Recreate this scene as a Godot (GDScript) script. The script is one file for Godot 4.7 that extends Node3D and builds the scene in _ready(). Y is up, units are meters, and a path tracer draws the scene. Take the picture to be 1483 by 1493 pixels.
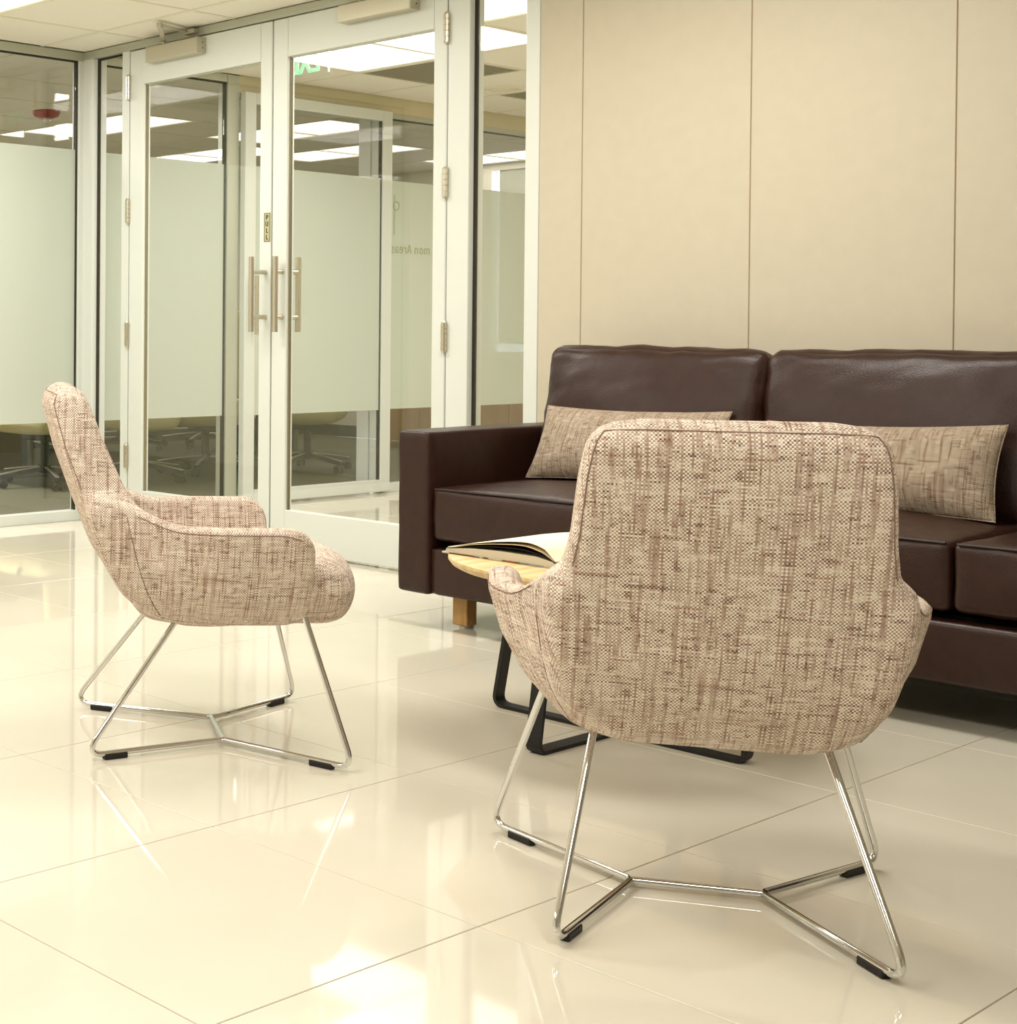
extends Node3D
# A lobby with two tweed lounge chairs, a leather sofa and a glazed storefront. x runs along the conference-room
# glass wall, -z along the storefront and the panelled wall; the camera stands at the origin.

const CAM_H := 0.956
const H := 2.352            # ceiling
const XD := 4.87            # face of the storefront and of the panelled wall
const ZC := -5.92           # face of the conference-room glass wall
const TL := 0.6077          # floor and ceiling module
const GX := 4.6021          # lobby ceiling grid
const GZ := -5.4746
const FX := 2.0665          # floor tile grid
const FZ := -1.4985
const CX := 6.46            # conference ceiling grid
const CZ := -7.385
const XE := 10.75           # far end wall
const ZB := -9.7            # back wall of the conference room
const LX := -3.2            # lobby ends
const LZ := 3.2

var M := {}
var taken := {}
var cache := {}
var rng := RandomNumberGenerator.new()


func _ready() -> void:
	rng.seed = 7
	set_camera()
	set_environment()
	make_materials()
	build_room()
	build_lights()
	build_storefront()
	build_conference_wall()
	build_sofa()
	build_pillows()
	build_lounge_chairs()
	build_table_and_book()
	build_conference_room()
	build_ceiling_things()


# ---------------------------------------------------------------- camera, light
func set_camera() -> void:
	var c := Camera3D.new()
	c.name = "camera"
	c.near = 0.05
	c.far = 60.0
	c.projection = Camera3D.PROJECTION_FRUSTUM
	var f := 2215.634
	c.size = c.near * 1493.0 / f
	c.frustum_offset = Vector2((741.5 - 15.08) / f, -(746.5 - 506.105) / f) * c.near
	add_child(c)
	c.position = Vector3(0, CAM_H, 0)
	c.basis = Basis(Vector3.UP, -0.641279) * Basis(Vector3.RIGHT, -0.011276) * Basis(Vector3.BACK, 0.005955)
	c.current = true


const LIGHT := Color(1.0, 0.985, 0.955)
const E_LOBBY := 2.5
const E_HALL := 2.2

func set_environment() -> void:
	var e := Environment.new()
	e.background_mode = Environment.BG_COLOR
	e.background_color = Color(0.80, 0.87, 0.95)
	e.background_energy_multiplier = 6.0
	e.tonemap_mode = Environment.TONE_MAPPER_LINEAR
	e.tonemap_exposure = 1.30
	e.sdfgi_enabled = true
	e.ssao_enabled = true
	e.ssil_enabled = true
	var w := WorldEnvironment.new()
	w.name = "world"
	w.environment = e
	add_child(w)


# ---------------------------------------------------------------- bookkeeping
func numbered(n: String) -> String:
	var k: int = taken.get(n, 0)
	taken[n] = k + 1
	return n if k == 0 else "%s_%03d" % [n, k]

func thing(called: String, label: String, category: String, at := Vector3.ZERO, turn := 0.0, group := "", kind := "") -> Node3D:
	var o := Node3D.new()
	o.name = numbered(called)
	add_child(o)
	o.position = at
	o.rotation.y = turn
	o.set_meta("label", label)
	o.set_meta("category", category)
	if group:
		o.set_meta("group", group)
	if kind:
		o.set_meta("kind", kind)
	return o

func part(parent: Node, called: String, mesh: Mesh, m: Material, at := Vector3.ZERO, rot := Vector3.ZERO, label := "") -> MeshInstance3D:
	var o := MeshInstance3D.new()
	o.name = called
	o.mesh = mesh
	o.material_override = null
	for i in mesh.get_surface_count():
		o.set_surface_override_material(i, m)
	parent.add_child(o, true)
	o.position = at
	o.rotation = rot
	o.cast_shadow = GeometryInstance3D.SHADOW_CASTING_SETTING_ON
	if label:
		o.set_meta("label", label)
	return o

# a box from corner to corner, in the parent's axes
func slab(parent: Node, called: String, a: Vector3, b: Vector3, m: Material, bev := 0.002, label := "") -> MeshInstance3D:
	var lo := a.min(b)
	var hi := a.max(b)
	return part(parent, called, bbox(hi - lo, bev), m, (lo + hi) / 2.0, Vector3.ZERO, label)


# ---------------------------------------------------------------- mesh helpers
func tri(st: SurfaceTool, a: Vector3, b: Vector3, c: Vector3, n: Vector3) -> void:
	if (a - c).cross(a - b).dot(n) < 0.0:
		var t := b
		b = c
		c = t
	st.add_vertex(a)
	st.add_vertex(b)
	st.add_vertex(c)

func quad(st: SurfaceTool, a: Vector3, b: Vector3, c: Vector3, d: Vector3, n: Vector3) -> void:
	tri(st, a, b, c, n)
	tri(st, a, c, d, n)

func begin(smooth := true) -> SurfaceTool:
	var st := SurfaceTool.new()
	st.begin(Mesh.PRIMITIVE_TRIANGLES)
	st.set_smooth_group(0 if smooth else -1)
	return st

func done(st: SurfaceTool) -> ArrayMesh:
	st.generate_normals()
	st.index()
	return st.commit()

# chamfered box, shared by size
func bbox(s: Vector3, bev: float) -> ArrayMesh:
	bev = minf(bev, minf(s.x, minf(s.y, s.z)) * 0.3)
	var key := "b%.4f,%.4f,%.4f,%.4f" % [s.x, s.y, s.z, bev]
	if cache.has(key):
		return cache[key]
	var st := begin(false)
	add_box(st, Vector3.ZERO, s, bev)
	cache[key] = done(st)
	return cache[key]

func add_box(st: SurfaceTool, c: Vector3, s: Vector3, bev: float) -> void:
	var h := s / 2.0
	for ax in 3:
		for sg in [-1.0, 1.0]:
			var n := Vector3.ZERO
			n[ax] = sg
			var u := (ax + 1) % 3
			var v := (ax + 2) % 3
			var q := []
			for k in [[-1, -1], [1, -1], [1, 1], [-1, 1]]:
				var p := Vector3.ZERO
				p[ax] = sg * h[ax]
				p[u] = k[0] * (h[u] - bev)
				p[v] = k[1] * (h[v] - bev)
				q.append(c + p)
			quad(st, q[0], q[1], q[2], q[3], n)
	if bev <= 0.0:
		return
	for ax in 3:  # edges along ax
		var u := (ax + 1) % 3
		var v := (ax + 2) % 3
		for su in [-1.0, 1.0]:
			for sv in [-1.0, 1.0]:
				var n := Vector3.ZERO
				n[u] = su
				n[v] = sv
				var q := []
				for k in [[-1, 0], [1, 0], [1, 1], [-1, 1]]:
					var p := Vector3.ZERO
					p[ax] = k[0] * (h[ax] - bev)
					p[u] = su * (h[u] - (0.0 if k[1] == 0 else bev))
					p[v] = sv * (h[v] - (bev if k[1] == 0 else 0.0))
					q.append(c + p)
				quad(st, q[0], q[1], q[2], q[3], n)
	for sx in [-1.0, 1.0]:
		for sy in [-1.0, 1.0]:
			for sz in [-1.0, 1.0]:
				var s3 := Vector3(sx, sy, sz)
				var i := h - Vector3.ONE * bev
				tri(st, c + s3 * Vector3(h.x, i.y, i.z), c + s3 * Vector3(i.x, h.y, i.z), c + s3 * Vector3(i.x, i.y, h.z), s3)

# polyline with rounded corners
func fillet(pts: Array, r: float, n := 6) -> PackedVector3Array:
	var out := PackedVector3Array()
	for i in pts.size():
		var p: Vector3 = pts[i]
		if i == 0 or i == pts.size() - 1:
			out.append(p)
			continue
		var a: Vector3 = pts[i - 1]
		var b: Vector3 = pts[i + 1]
		var da := (a - p).normalized()
		var db := (b - p).normalized()
		var half := da.angle_to(db) / 2.0
		var d := minf(r / tan(half), minf((a - p).length(), (b - p).length()) * 0.45)
		var p0 := p + da * d
		var p1 := p + db * d
		for k in n + 1:
			var t := float(k) / n
			out.append(p0.lerp(p, t).lerp(p.lerp(p1, t), t))
	return out

# a section swept along a path; the section is given in (side, up) of the path's frame
func sweep(path: PackedVector3Array, section: PackedVector2Array, up0 := Vector3.UP, closed := false, smooth := true) -> ArrayMesh:
	var st := begin(smooth)
	var rings := []
	var n := path.size()
	var prev := up0
	for i in n:
		var t: Vector3
		if closed:
			t = (path[(i + 1) % n] - path[(i + n - 1) % n]).normalized()
		else:
			t = (path[mini(i + 1, n - 1)] - path[maxi(i - 1, 0)]).normalized()
		var side := t.cross(prev)
		if side.length() < 0.01:
			side = t.cross(Vector3(0.31, 0.2, 0.93))
		side = side.normalized()
		var up := side.cross(t).normalized()
		prev = up
		var ring := PackedVector3Array()
		for s in section:
			ring.append(path[i] + side * s.x + up * s.y)
		rings.append(ring)
	var m := section.size()
	for i in (n if closed else n - 1):
		var a: PackedVector3Array = rings[i]
		var b: PackedVector3Array = rings[(i + 1) % n]
		for k in m:
			var k2 := (k + 1) % m
			var nn := (a[k] + a[k2]) / 2.0 - path[i]
			quad(st, a[k], a[k2], b[k2], b[k], nn)
	if not closed:
		for e in [0, n - 1]:
			var r: PackedVector3Array = rings[e]
			var nn: Vector3 = path[e] - path[1 if e == 0 else n - 2]
			st.set_smooth_group(-1)
			for k in m:
				tri(st, path[e], r[k], r[(k + 1) % m], nn)
			st.set_smooth_group(0 if smooth else -1)
	return done(st)

func ring2(r: float, n := 10) -> PackedVector2Array:
	var s := PackedVector2Array()
	for k in n:
		s.append(Vector2(cos(TAU * k / n), sin(TAU * k / n)) * r)
	return s

func tube(path: PackedVector3Array, r: float, n := 10, closed := false) -> ArrayMesh:
	return sweep(path, ring2(r, n), Vector3.UP if absf((path[1] - path[0]).normalized().y) < 0.9 else Vector3.RIGHT, closed)

func rod(a: Vector3, b: Vector3, r: float, n := 12) -> ArrayMesh:
	return tube(PackedVector3Array([a, b]), r, n)

# turned shape about y: profile of (radius, y)
func lathe(prof: Array, n := 24, smooth := true) -> ArrayMesh:
	var st := begin(smooth)
	for i in prof.size() - 1:
		var p: Vector2 = prof[i]
		var q: Vector2 = prof[i + 1]
		if p.is_equal_approx(q):
			continue
		var nr := Vector2(q.y - p.y, p.x - q.x)
		for k in n:
			var a0 := TAU * k / n
			var a1 := TAU * (k + 1) / n
			var A := Vector3(p.x * cos(a0), p.y, p.x * sin(a0))
			var B := Vector3(p.x * cos(a1), p.y, p.x * sin(a1))
			var C := Vector3(q.x * cos(a1), q.y, q.x * sin(a1))
			var D := Vector3(q.x * cos(a0), q.y, q.x * sin(a0))
			var am := (a0 + a1) / 2.0
			var nn := Vector3(nr.x * cos(am), nr.y, nr.x * sin(am))
			if p.x > 1e-5:
				tri(st, A, B, C if q.x > 1e-5 else D, nn)
			if q.x > 1e-5:
				tri(st, A, C, D, nn)
	return done(st)

# soft block: rounded box with bulging faces and slight wrinkles
func soft_block(s: Vector3, r: float, bulge: Vector3, wr := 0.0, seed_ := 1, n := 14, crease := Vector3.ONE) -> ArrayMesh:
	var h := s / 2.0
	var noise := FastNoiseLite.new()
	noise.seed = seed_
	noise.frequency = 3.5
	noise.fractal_octaves = 3
	var st := begin(true)
	for ax in 3:
		for sg in [-1.0, 1.0]:
			var u := (ax + 1) % 3
			var v := (ax + 2) % 3
			var P := []
			for i in n + 1:
				var row := PackedVector3Array()
				for j in n + 1:
					var c := Vector3.ZERO
					c[ax] = sg
					c[u] = spread(2.0 * i / n - 1.0)
					c[v] = spread(2.0 * j / n - 1.0)
					var q := c * h
					var inner := Vector3(clampf(q.x, -h.x + r, h.x - r), clampf(q.y, -h.y + r, h.y - r), clampf(q.z, -h.z + r, h.z - r))
					var d := q - inner
					var p := inner + d.normalized() * r if d.length() > 1e-6 else q
					var f := Vector3(1 - c.x * c.x, 1 - c.y * c.y, 1 - c.z * c.z)
					p.x += bulge.x * c.x * f.y * f.z
					p.y += bulge.y * c.y * f.x * f.z
					p.z += bulge.z * c.z * f.x * f.y
					if wr > 0.0:
						var w := noise.get_noise_3dv(Vector3(p.x * crease.x, p.y * crease.y, p.z * crease.z) * 2.2)
						p += c.normalized() * w * wr
					row.append(p)
				P.append(row)
			var nn := Vector3.ZERO
			nn[ax] = sg
			for i in n:
				for j in n:
					quad(st, P[i][j], P[i + 1][j], P[i + 1][j + 1], P[i][j + 1], nn + (P[i][j] as Vector3) * 0.01)
	return done(st)

func spread(t: float) -> float:
	return signf(t) * (1.0 - pow(1.0 - absf(t), 1.7))

func text_mesh(t: String, size: float, depth := 0.002) -> TextMesh:
	var m := TextMesh.new()
	var f := SystemFont.new()
	f.font_names = PackedStringArray(["Droid Sans"])
	f.font_weight = 700
	m.font = f
	m.text = t
	m.font_size = 64
	m.pixel_size = size / 46.0
	m.depth = depth
	return m


# ---------------------------------------------------------------- materials
func plain(c: Color, rough := 0.6, metal := 0.0, spec := 0.5) -> StandardMaterial3D:
	var m := StandardMaterial3D.new()
	m.albedo_color = c
	m.roughness = rough
	m.metallic = metal
	m.metallic_specular = spec
	return m

func noise_tex(freq: float, ramp: Array, size := 512, octaves := 4, seed_ := 3, stretch := Vector2.ONE) -> Texture2D:
	var n := FastNoiseLite.new()
	n.seed = seed_
	n.noise_type = FastNoiseLite.TYPE_SIMPLEX_SMOOTH
	n.frequency = freq
	n.fractal_octaves = octaves
	var t := NoiseTexture2D.new()
	t.width = size
	t.height = size
	t.seamless = true
	t.noise = n
	var g := Gradient.new()
	g.offsets = PackedFloat32Array([0.0, 0.5, 1.0])
	g.colors = PackedColorArray(ramp)
	t.color_ramp = g
	return t

func triplanar(m: StandardMaterial3D, scale: Vector3, world := false) -> StandardMaterial3D:
	m.uv1_triplanar = true
	m.uv1_world_triplanar = world
	m.uv1_triplanar_sharpness = 6.0
	m.uv1_scale = scale
	return m

func glass(c: Color, a: float) -> StandardMaterial3D:
	var m := plain(c, 0.0)
	m.transparency = BaseMaterial3D.TRANSPARENCY_ALPHA
	m.albedo_color.a = a
	return m

func glow(c: Color, e: float) -> StandardMaterial3D:
	var m := plain(Color(0.9, 0.9, 0.88), 0.5)
	m.emission_enabled = true
	m.emission = c
	m.emission_energy_multiplier = e
	return m

# tiling one-dimensional value noise
func wave(n: int, cells: int) -> PackedFloat32Array:
	var k := PackedFloat32Array()
	for i in cells:
		k.append(rng.randf())
	var out := PackedFloat32Array()
	for i in n:
		var x := float(i) * cells / n
		var a := int(x) % cells
		var t := x - int(x)
		t = t * t * (3.0 - 2.0 * t)
		out.append(lerpf(k[a], k[(a + 1) % cells], t))
	return out

# woven tweed: cream and taupe warp, beige weft with brown slubs
func tweed() -> Array:
	var n := 1000
	var th := 5
	var c := n / th
	var cream := Color(0.965, 0.945, 0.91)
	var pale := Color(0.845, 0.785, 0.745)
	var taupe := Color(0.64, 0.55, 0.50)
	var brown := Color(0.40, 0.305, 0.265)
	var rust := Color(0.60, 0.39, 0.29)
	var warp := []
	var weft := []
	var wv := []
	var fv := []
	for i in c:
		warp.append(rng.randf_range(-0.22, 0.34))
		wv.append(wv[i - 1] if i > 0 and rng.randf() < 0.12 else wave(n, rng.randi_range(9, 20)))
		weft.append(taupe.lerp(pale, rng.randf() * 0.65).lerp(brown, 0.18 * rng.randf()))
		fv.append(fv[i - 1] if i > 0 and rng.randf() < 0.14 else wave(n, rng.randi_range(20, 56)))
	var px := PackedByteArray()
	px.resize(n * n * 3)
	var hg := PackedByteArray()
	hg.resize(n * n)
	for y in n:
		var j := y / th
		var f: PackedFloat32Array = fv[j]
		var wf: Color = weft[j]
		for x in n:
			var i := x / th
			var col: Color
			var ht: float
			if (i + j) % 2 == 0:
				var w: float = wv[i][y] + warp[i]
				if w > 0.62:
					col = cream
				elif w > 0.34:
					col = pale.lerp(cream, (w - 0.34) / 0.28)
				else:
					col = taupe.lerp(pale, clampf(w / 0.34, 0.0, 1.0))
				if f[x] > 0.89:
					col = col.lerp(brown, 0.22)
				ht = 1.0 - 0.28 * absf((x % th) - 2.0)
			else:
				col = wf
				var s := f[x]
				if s > 0.88:
					col = col.lerp(rust if j % 4 == 0 else brown, 0.9)
				elif s > 0.71:
					col = col.lerp(brown, 0.42)
				elif s < 0.17:
					col = col.lerp(cream, 0.5)
				ht = 0.9 - 0.28 * absf((y % th) - 2.0)
			var at := (y * n + x) * 3
			px[at] = int(clampf(col.r, 0, 1) * 255)
			px[at + 1] = int(clampf(col.g, 0, 1) * 255)
			px[at + 2] = int(clampf(col.b, 0, 1) * 255)
			hg[y * n + x] = int(clampf(ht, 0, 1) * 255)
	return [ImageTexture.create_from_image(Image.create_from_data(n, n, false, Image.FORMAT_RGB8, px)), ImageTexture.create_from_image(Image.create_from_data(n, n, false, Image.FORMAT_L8, hg))]

func make_materials() -> void:
	var tw := tweed()
	var m := plain(Color(1.0, 0.985, 0.96), 0.95, 0.0, 0.2)
	m.albedo_texture = tw[0]
	m.heightmap_enabled = true
	m.heightmap_texture = tw[1]
	m.heightmap_scale = 0.10
	M.tweed = triplanar(m, Vector3.ONE / 0.58)
	var m2: StandardMaterial3D = m.duplicate()
	m2.albedo_color = Color(0.80, 0.775, 0.72)
	m2.uv1_scale = Vector3.ONE / 0.50
	M.pillow = m2
	M.seam = plain(Color(0.56, 0.47, 0.41), 0.95, 0.0, 0.2)

	m = plain(Color(0.20, 0.112, 0.083), 0.40, 0.0, 0.40)
	m.albedo_texture = noise_tex(0.012, [Color(0.86, 0.86, 0.86), Color(0.95, 0.95, 0.95), Color(1, 1, 1)], 512, 4, 5)
	m.roughness_texture = noise_tex(0.02, [Color(0.8, 0.8, 0.8), Color(0.92, 0.92, 0.92), Color(1, 1, 1)], 512, 4, 9)
	m.heightmap_enabled = true
	m.heightmap_texture = noise_tex(0.12, [Color(0, 0, 0), Color(0.5, 0.5, 0.5), Color(1, 1, 1)], 512, 3, 12)
	m.heightmap_scale = 0.04
	M.leather = triplanar(m, Vector3.ONE * 2.6)
	M.piping = plain(Color(0.13, 0.08, 0.06), 0.5)

	m = plain(Color(0.855, 0.832, 0.772), 0.045, 0.0, 0.45)
	m.albedo_texture = noise_tex(0.006, [Color(0.97, 0.968, 0.96), Color(0.985, 0.985, 0.98), Color(1, 1, 1)], 512, 3, 21)
	M.tile = triplanar(m, Vector3.ONE * 0.45, true)
	M.grout = plain(Color(0.66, 0.59, 0.48), 0.8)
	m = plain(Color(0.77, 0.735, 0.655), 0.55, 0.0, 0.4)
	m.albedo_texture = noise_tex(0.03, [Color(0.98, 0.98, 0.98), Color(0.99, 0.99, 0.99), Color(1, 1, 1)], 512, 3, 31)
	M.panel = triplanar(m, Vector3.ONE * 0.8)
	M.reveal = plain(Color(0.70, 0.62, 0.50), 0.8)
	M.paint = plain(Color(0.86, 0.84, 0.79), 0.8)
	M.hallpaint = plain(Color(0.80, 0.76, 0.63), 0.8)
	M.plaster = plain(Color(0.84, 0.82, 0.75), 0.8)
	m = plain(Color(0.92, 0.90, 0.85), 0.9)
	m.heightmap_enabled = true
	m.heightmap_texture = noise_tex(0.16, [Color(0, 0, 0), Color(0.6, 0.6, 0.6), Color(1, 1, 1)], 512, 3, 41)
	m.heightmap_scale = 0.05
	M.ceil = triplanar(m, Vector3.ONE * 1.5)
	M.bar = plain(Color(0.89, 0.865, 0.79), 0.55)
	M.frame = plain(Color(0.84, 0.855, 0.83), 0.38, 0.0, 0.5)
	M.alu = plain(Color(0.73, 0.74, 0.68), 0.4, 0.35)
	M.gasket = plain(Color(0.16, 0.15, 0.10), 0.7)
	M.bead = plain(Color(0.50, 0.47, 0.36), 0.7)
	M.glass = glass(Color(0.34, 0.40, 0.25), 0.035)
	M.tint = glass(Color(0.25, 0.27, 0.13), 0.07)
	m = plain(Color(0.785, 0.812, 0.765), 0.6, 0.0, 0.3)
	m.transparency = BaseMaterial3D.TRANSPARENCY_ALPHA
	m.albedo_color.a = 0.86
	M.film = m
	m = m.duplicate()
	m.albedo_color = Color(0.825, 0.86, 0.80, 0.80)
	M.film_thin = m
	M.letter = plain(Color(0.63, 0.66, 0.52), 0.7)
	M.chrome = plain(Color(0.86, 0.86, 0.855), 0.07, 1.0)
	M.polish = plain(Color(0.90, 0.89, 0.85), 0.32, 0.85)
	M.steel = plain(Color(0.80, 0.77, 0.70), 0.3, 1.0)
	M.satin = plain(Color(0.76, 0.74, 0.66), 0.42, 0.5)
	M.black = plain(Color(0.06, 0.057, 0.053), 0.55)
	M.iron = plain(Color(0.055, 0.056, 0.05), 0.5, 0.1)
	m = plain(Color(0.92, 0.82, 0.63), 0.45)
	m.albedo_texture = noise_tex(0.01, [Color(0.86, 0.80, 0.70), Color(0.95, 0.93, 0.88), Color(1, 1, 1)], 512, 4, 51)
	M.wood = triplanar(m, Vector3(0.7, 6.0, 6.0))
	m = plain(Color(0.76, 0.60, 0.37), 0.5)
	m.albedo_texture = M.wood.albedo_texture
	M.oak = triplanar(m, Vector3(6.0, 0.7, 6.0))
	m = plain(Color(0.68, 0.50, 0.22), 0.5)
	m.albedo_texture = M.wood.albedo_texture
	M.cabinet = triplanar(m, Vector3(5.0, 0.6, 5.0))
	M.paper = plain(Color(0.95, 0.92, 0.82), 0.8)
	M.page = plain(Color(0.86, 0.79, 0.64), 0.8)
	M.edge = plain(Color(0.80, 0.76, 0.67), 0.85)
	M.gap_black = plain(Color(0.05, 0.045, 0.04), 0.5)  # black of the shaded gap below the lifted book pages
	M.cover = print_mat()
	m = plain(Color(0.52, 0.51, 0.42), 0.95)
	m.albedo_texture = noise_tex(0.05, [Color(0.45, 0.45, 0.42), Color(0.8, 0.8, 0.76), Color(1, 1, 1)], 512, 5, 61)
	M.carpet = triplanar(m, Vector3(2.2, 1.0, 9.0), true)
	M.cream = plain(Color(0.86, 0.82, 0.62), 0.7)
	M.dark = plain(Color(0.09, 0.088, 0.075), 0.5)
	M.base = plain(Color(0.20, 0.20, 0.16), 0.7)
	M.grey = plain(Color(0.50, 0.50, 0.43), 0.6)
	M.vent = plain(Color(0.56, 0.54, 0.44), 0.8)
	M.red = plain(Color(0.62, 0.06, 0.07), 0.4)
	M.blind = plain(Color(0.66, 0.67, 0.60), 0.9)
	M.blind.backlight_enabled = true
	M.blind.backlight = Color(0.06, 0.06, 0.058)
	M.leaf = plain(Color(0.20, 0.27, 0.12), 0.5)
	M.pot = plain(Color(0.55, 0.53, 0.45), 0.6)
	M.lamp = glow(Color(1.0, 0.985, 0.93), 1.25)
	M.lamp_soft = glow(Color(1.0, 0.985, 0.92), 0.72)
	M.green = glow(Color(0.16, 0.86, 0.52), 0.9)
	M.strobe = plain(Color(0.92, 0.92, 0.86), 0.15)

func print_mat() -> StandardMaterial3D:
	var im := Image.create(64, 8, false, Image.FORMAT_RGB8)
	var cs := [Color(0.30, 0.22, 0.14), Color(0.72, 0.70, 0.62), Color(0.80, 0.76, 0.66), Color(0.42, 0.12, 0.12), Color(0.60, 0.15, 0.13), Color(0.42, 0.45, 0.48), Color(0.75, 0.72, 0.60), Color(0.22, 0.20, 0.19), Color(0.55, 0.58, 0.60)]
	var x := 0
	while x < 64:
		var w := rng.randi_range(2, 5)
		im.fill_rect(Rect2i(x, 0, w, 8), cs[rng.randi_range(0, cs.size() - 1)])
		x += w
	var m := plain(Color.WHITE, 0.5)
	m.albedo_texture = ImageTexture.create_from_image(im)
	return triplanar(m, Vector3.ONE * 3.2)


# ---------------------------------------------------------------- the room
func build_room() -> void:
	# floor: grout bed, one tile for each tile near the camera's view, plain beyond
	var fl := thing("floor", "polished cream porcelain tile floor of the lobby", "floor", Vector3.ZERO, 0.0, "", "structure")
	slab(fl, "bed", Vector3(LX, -0.06, ZC - 0.06), Vector3(XE, -0.0025, LZ), M.grout, 0.0)
	var x0 := FX - 4 * TL
	var x1 := FX + 14 * TL
	var z0 := FZ - 7 * TL
	var z1 := FZ + 4 * TL
	var tm := bbox(Vector3(TL - 0.0022, 0.012, TL - 0.0022), 0.0009)
	for i in range(-4, 14):
		for j in range(-8, 4):
			var a := Vector3(FX + i * TL, 0, FZ + j * TL)
			if i >= 5 and j >= -1:
				continue
			if a.z < ZC - 0.05:
				var b := a + Vector3(TL, 0, TL)
				if b.z > ZC - 0.03:
					slab(fl, "tile", Vector3(a.x + 0.0011, -0.012, ZC - 0.05), Vector3(b.x - 0.0011, 0, b.z - 0.0011), M.tile, 0.0009)
				continue
			part(fl, "tile", tm, M.tile, a + Vector3(TL / 2, -0.006, TL / 2))
	slab(fl, "field", Vector3(LX, -0.012, ZC - 0.05), Vector3(x0, 0, LZ), M.tile, 0.0)
	slab(fl, "field", Vector3(x0, -0.012, z1), Vector3(XD, 0, LZ), M.tile, 0.0)
	# carpet of the conference room
	var cp := thing("floor_carpet", "olive grey carpet of the conference room", "carpet", Vector3.ZERO, 0.0, "", "structure")
	slab(cp, "carpet", Vector3(2.0, -0.06, ZB), Vector3(XE, 0.004, ZC - 0.055), M.carpet, 0.0)

	# ceilings
	var ce := thing("ceiling", "white suspended tile ceiling of the lobby and hall", "ceiling", Vector3.ZERO, 0.0, "", "structure")
	slab(ce, "deck", Vector3(LX, H + 0.03, ZC - 0.05), Vector3(XE, H + 0.12, LZ), M.ceil, 0.0)
	var cm := bbox(Vector3(TL - 0.016, 0.016, TL - 0.016), 0.003)
	var lamps := [[1, 1], [1, 2], [2, 0], [2, 1], [3, 0], [5, 0], [3, 2], [3, 3], [6, 3], [6, 4]]
	for i in [-2, -6, -10]:
		for j in [0, 4, 8]:
			if j != 8 or i == -6:
				lamps.append([i, j])
				lamps.append([i, j + 1])
	for i in range(-13, 10):
		for j in range(-1, 15):
			if [i, j] in lamps or i >= 1 and j > 4:
				continue
			var a := Vector3(GX + i * TL, H, GZ + j * TL)
			var lo := Vector3(maxf(a.x + 0.008, LX), H + 0.004, maxf(a.z + 0.008, ZC))
			var hi := Vector3(a.x + TL - 0.008, H + 0.02, minf(a.z + TL - 0.008, LZ))
			if i == 0 and j > 3:
				hi.x = XD
			if hi.x > lo.x and hi.z > lo.z:
				slab(ce, "ceiling_tile", lo, hi, M.ceil, 0.003)
	for i in range(-12, 11):
		slab(ce, "grid_bar", Vector3(GX + i * TL - 0.010, H, ZC), Vector3(GX + i * TL + 0.010, H + 0.03, GZ + 5 * TL if i > 0 else LZ), M.bar, 0.002)
	for j in range(0, 15):
		slab(ce, "grid_bar", Vector3(LX, H + 0.0006, GZ + j * TL - 0.010), Vector3(XE if j < 5 else XD, H + 0.0306, GZ + j * TL + 0.010), M.bar, 0.002)

	var cc := thing("ceiling_conference", "suspended tile ceiling of the conference room", "ceiling", Vector3.ZERO, 0.0, "", "structure")
	slab(cc, "deck", Vector3(2.0, H + 0.03, ZB), Vector3(XE, H + 0.12, ZC - 0.05), M.ceil, 0.0)
	var clamps := [[-4, -1], [-4, 0], [-4, -3], [-4, -2], [0, -1], [0, -2], [2, 0], [2, -1], [4, -1], [4, -2], [6, 0], [6, -1]]
	for i in range(-4, 7):
		for j in range(-4, 3):
			if [i, j] in clamps:
				continue
			var a := Vector3(CX + i * TL, H, CZ + j * TL)
			var lo := Vector3(a.x + 0.008, H + 0.004, maxf(a.z + 0.008, ZB))
			var hi := Vector3(a.x + TL - 0.008, H + 0.02, minf(a.z + TL - 0.008, ZC - 0.06))
			if hi.z - lo.z > 0.05:
				slab(cc, "ceiling_tile", lo, hi, M.ceil, 0.003)
	slab(cc, "field", Vector3(2.0, H + 0.004, ZB), Vector3(CX - 4 * TL - 0.011, H + 0.03, ZC - 0.06), M.ceil, 0.0)
	for i in range(-4, 8):
		slab(cc, "grid_bar", Vector3(CX + i * TL - 0.010, H, ZB), Vector3(CX + i * TL + 0.010, H + 0.03, ZC - 0.06), M.bar, 0.002)
	for j in range(-3, 3):
		slab(cc, "grid_bar", Vector3(CX - 4 * TL, H + 0.0006, CZ + j * TL - 0.010), Vector3(XE, H + 0.0306, CZ + j * TL + 0.010), M.bar, 0.002)

	# panelled wall behind the sofa
	var wr := thing("wall_right", "beige wall of tall smooth panels behind the leather sofa", "wall", Vector3.ZERO, 0.0, "", "structure")
	slab(wr, "backing", Vector3(XD + 0.004, 0, -3.30), Vector3(XD + 0.10, H + 0.1, LZ), M.reveal, 0.0)
	var z := -3.1265
	slab(wr, "panel", Vector3(XD, 0.10, -3.30), Vector3(XD + 0.012, H, z - 0.0017), M.panel, 0.0015)
	while z < LZ:
		var ze := minf(z + 0.6075, LZ)
		slab(wr, "panel", Vector3(XD, 0.10, z + 0.0017), Vector3(XD + 0.012, H, ze - 0.0017), M.panel, 0.0015)
		z += 0.6075
	var bb := thing("baseboard_right", "low satin base strip along the beige panel wall", "baseboard", Vector3.ZERO, 0.0, "", "structure")
	slab(bb, "strip", Vector3(XD - 0.006, 0, -3.30), Vector3(XD + 0.012, 0.098, LZ), M.alu, 0.002)

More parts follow.
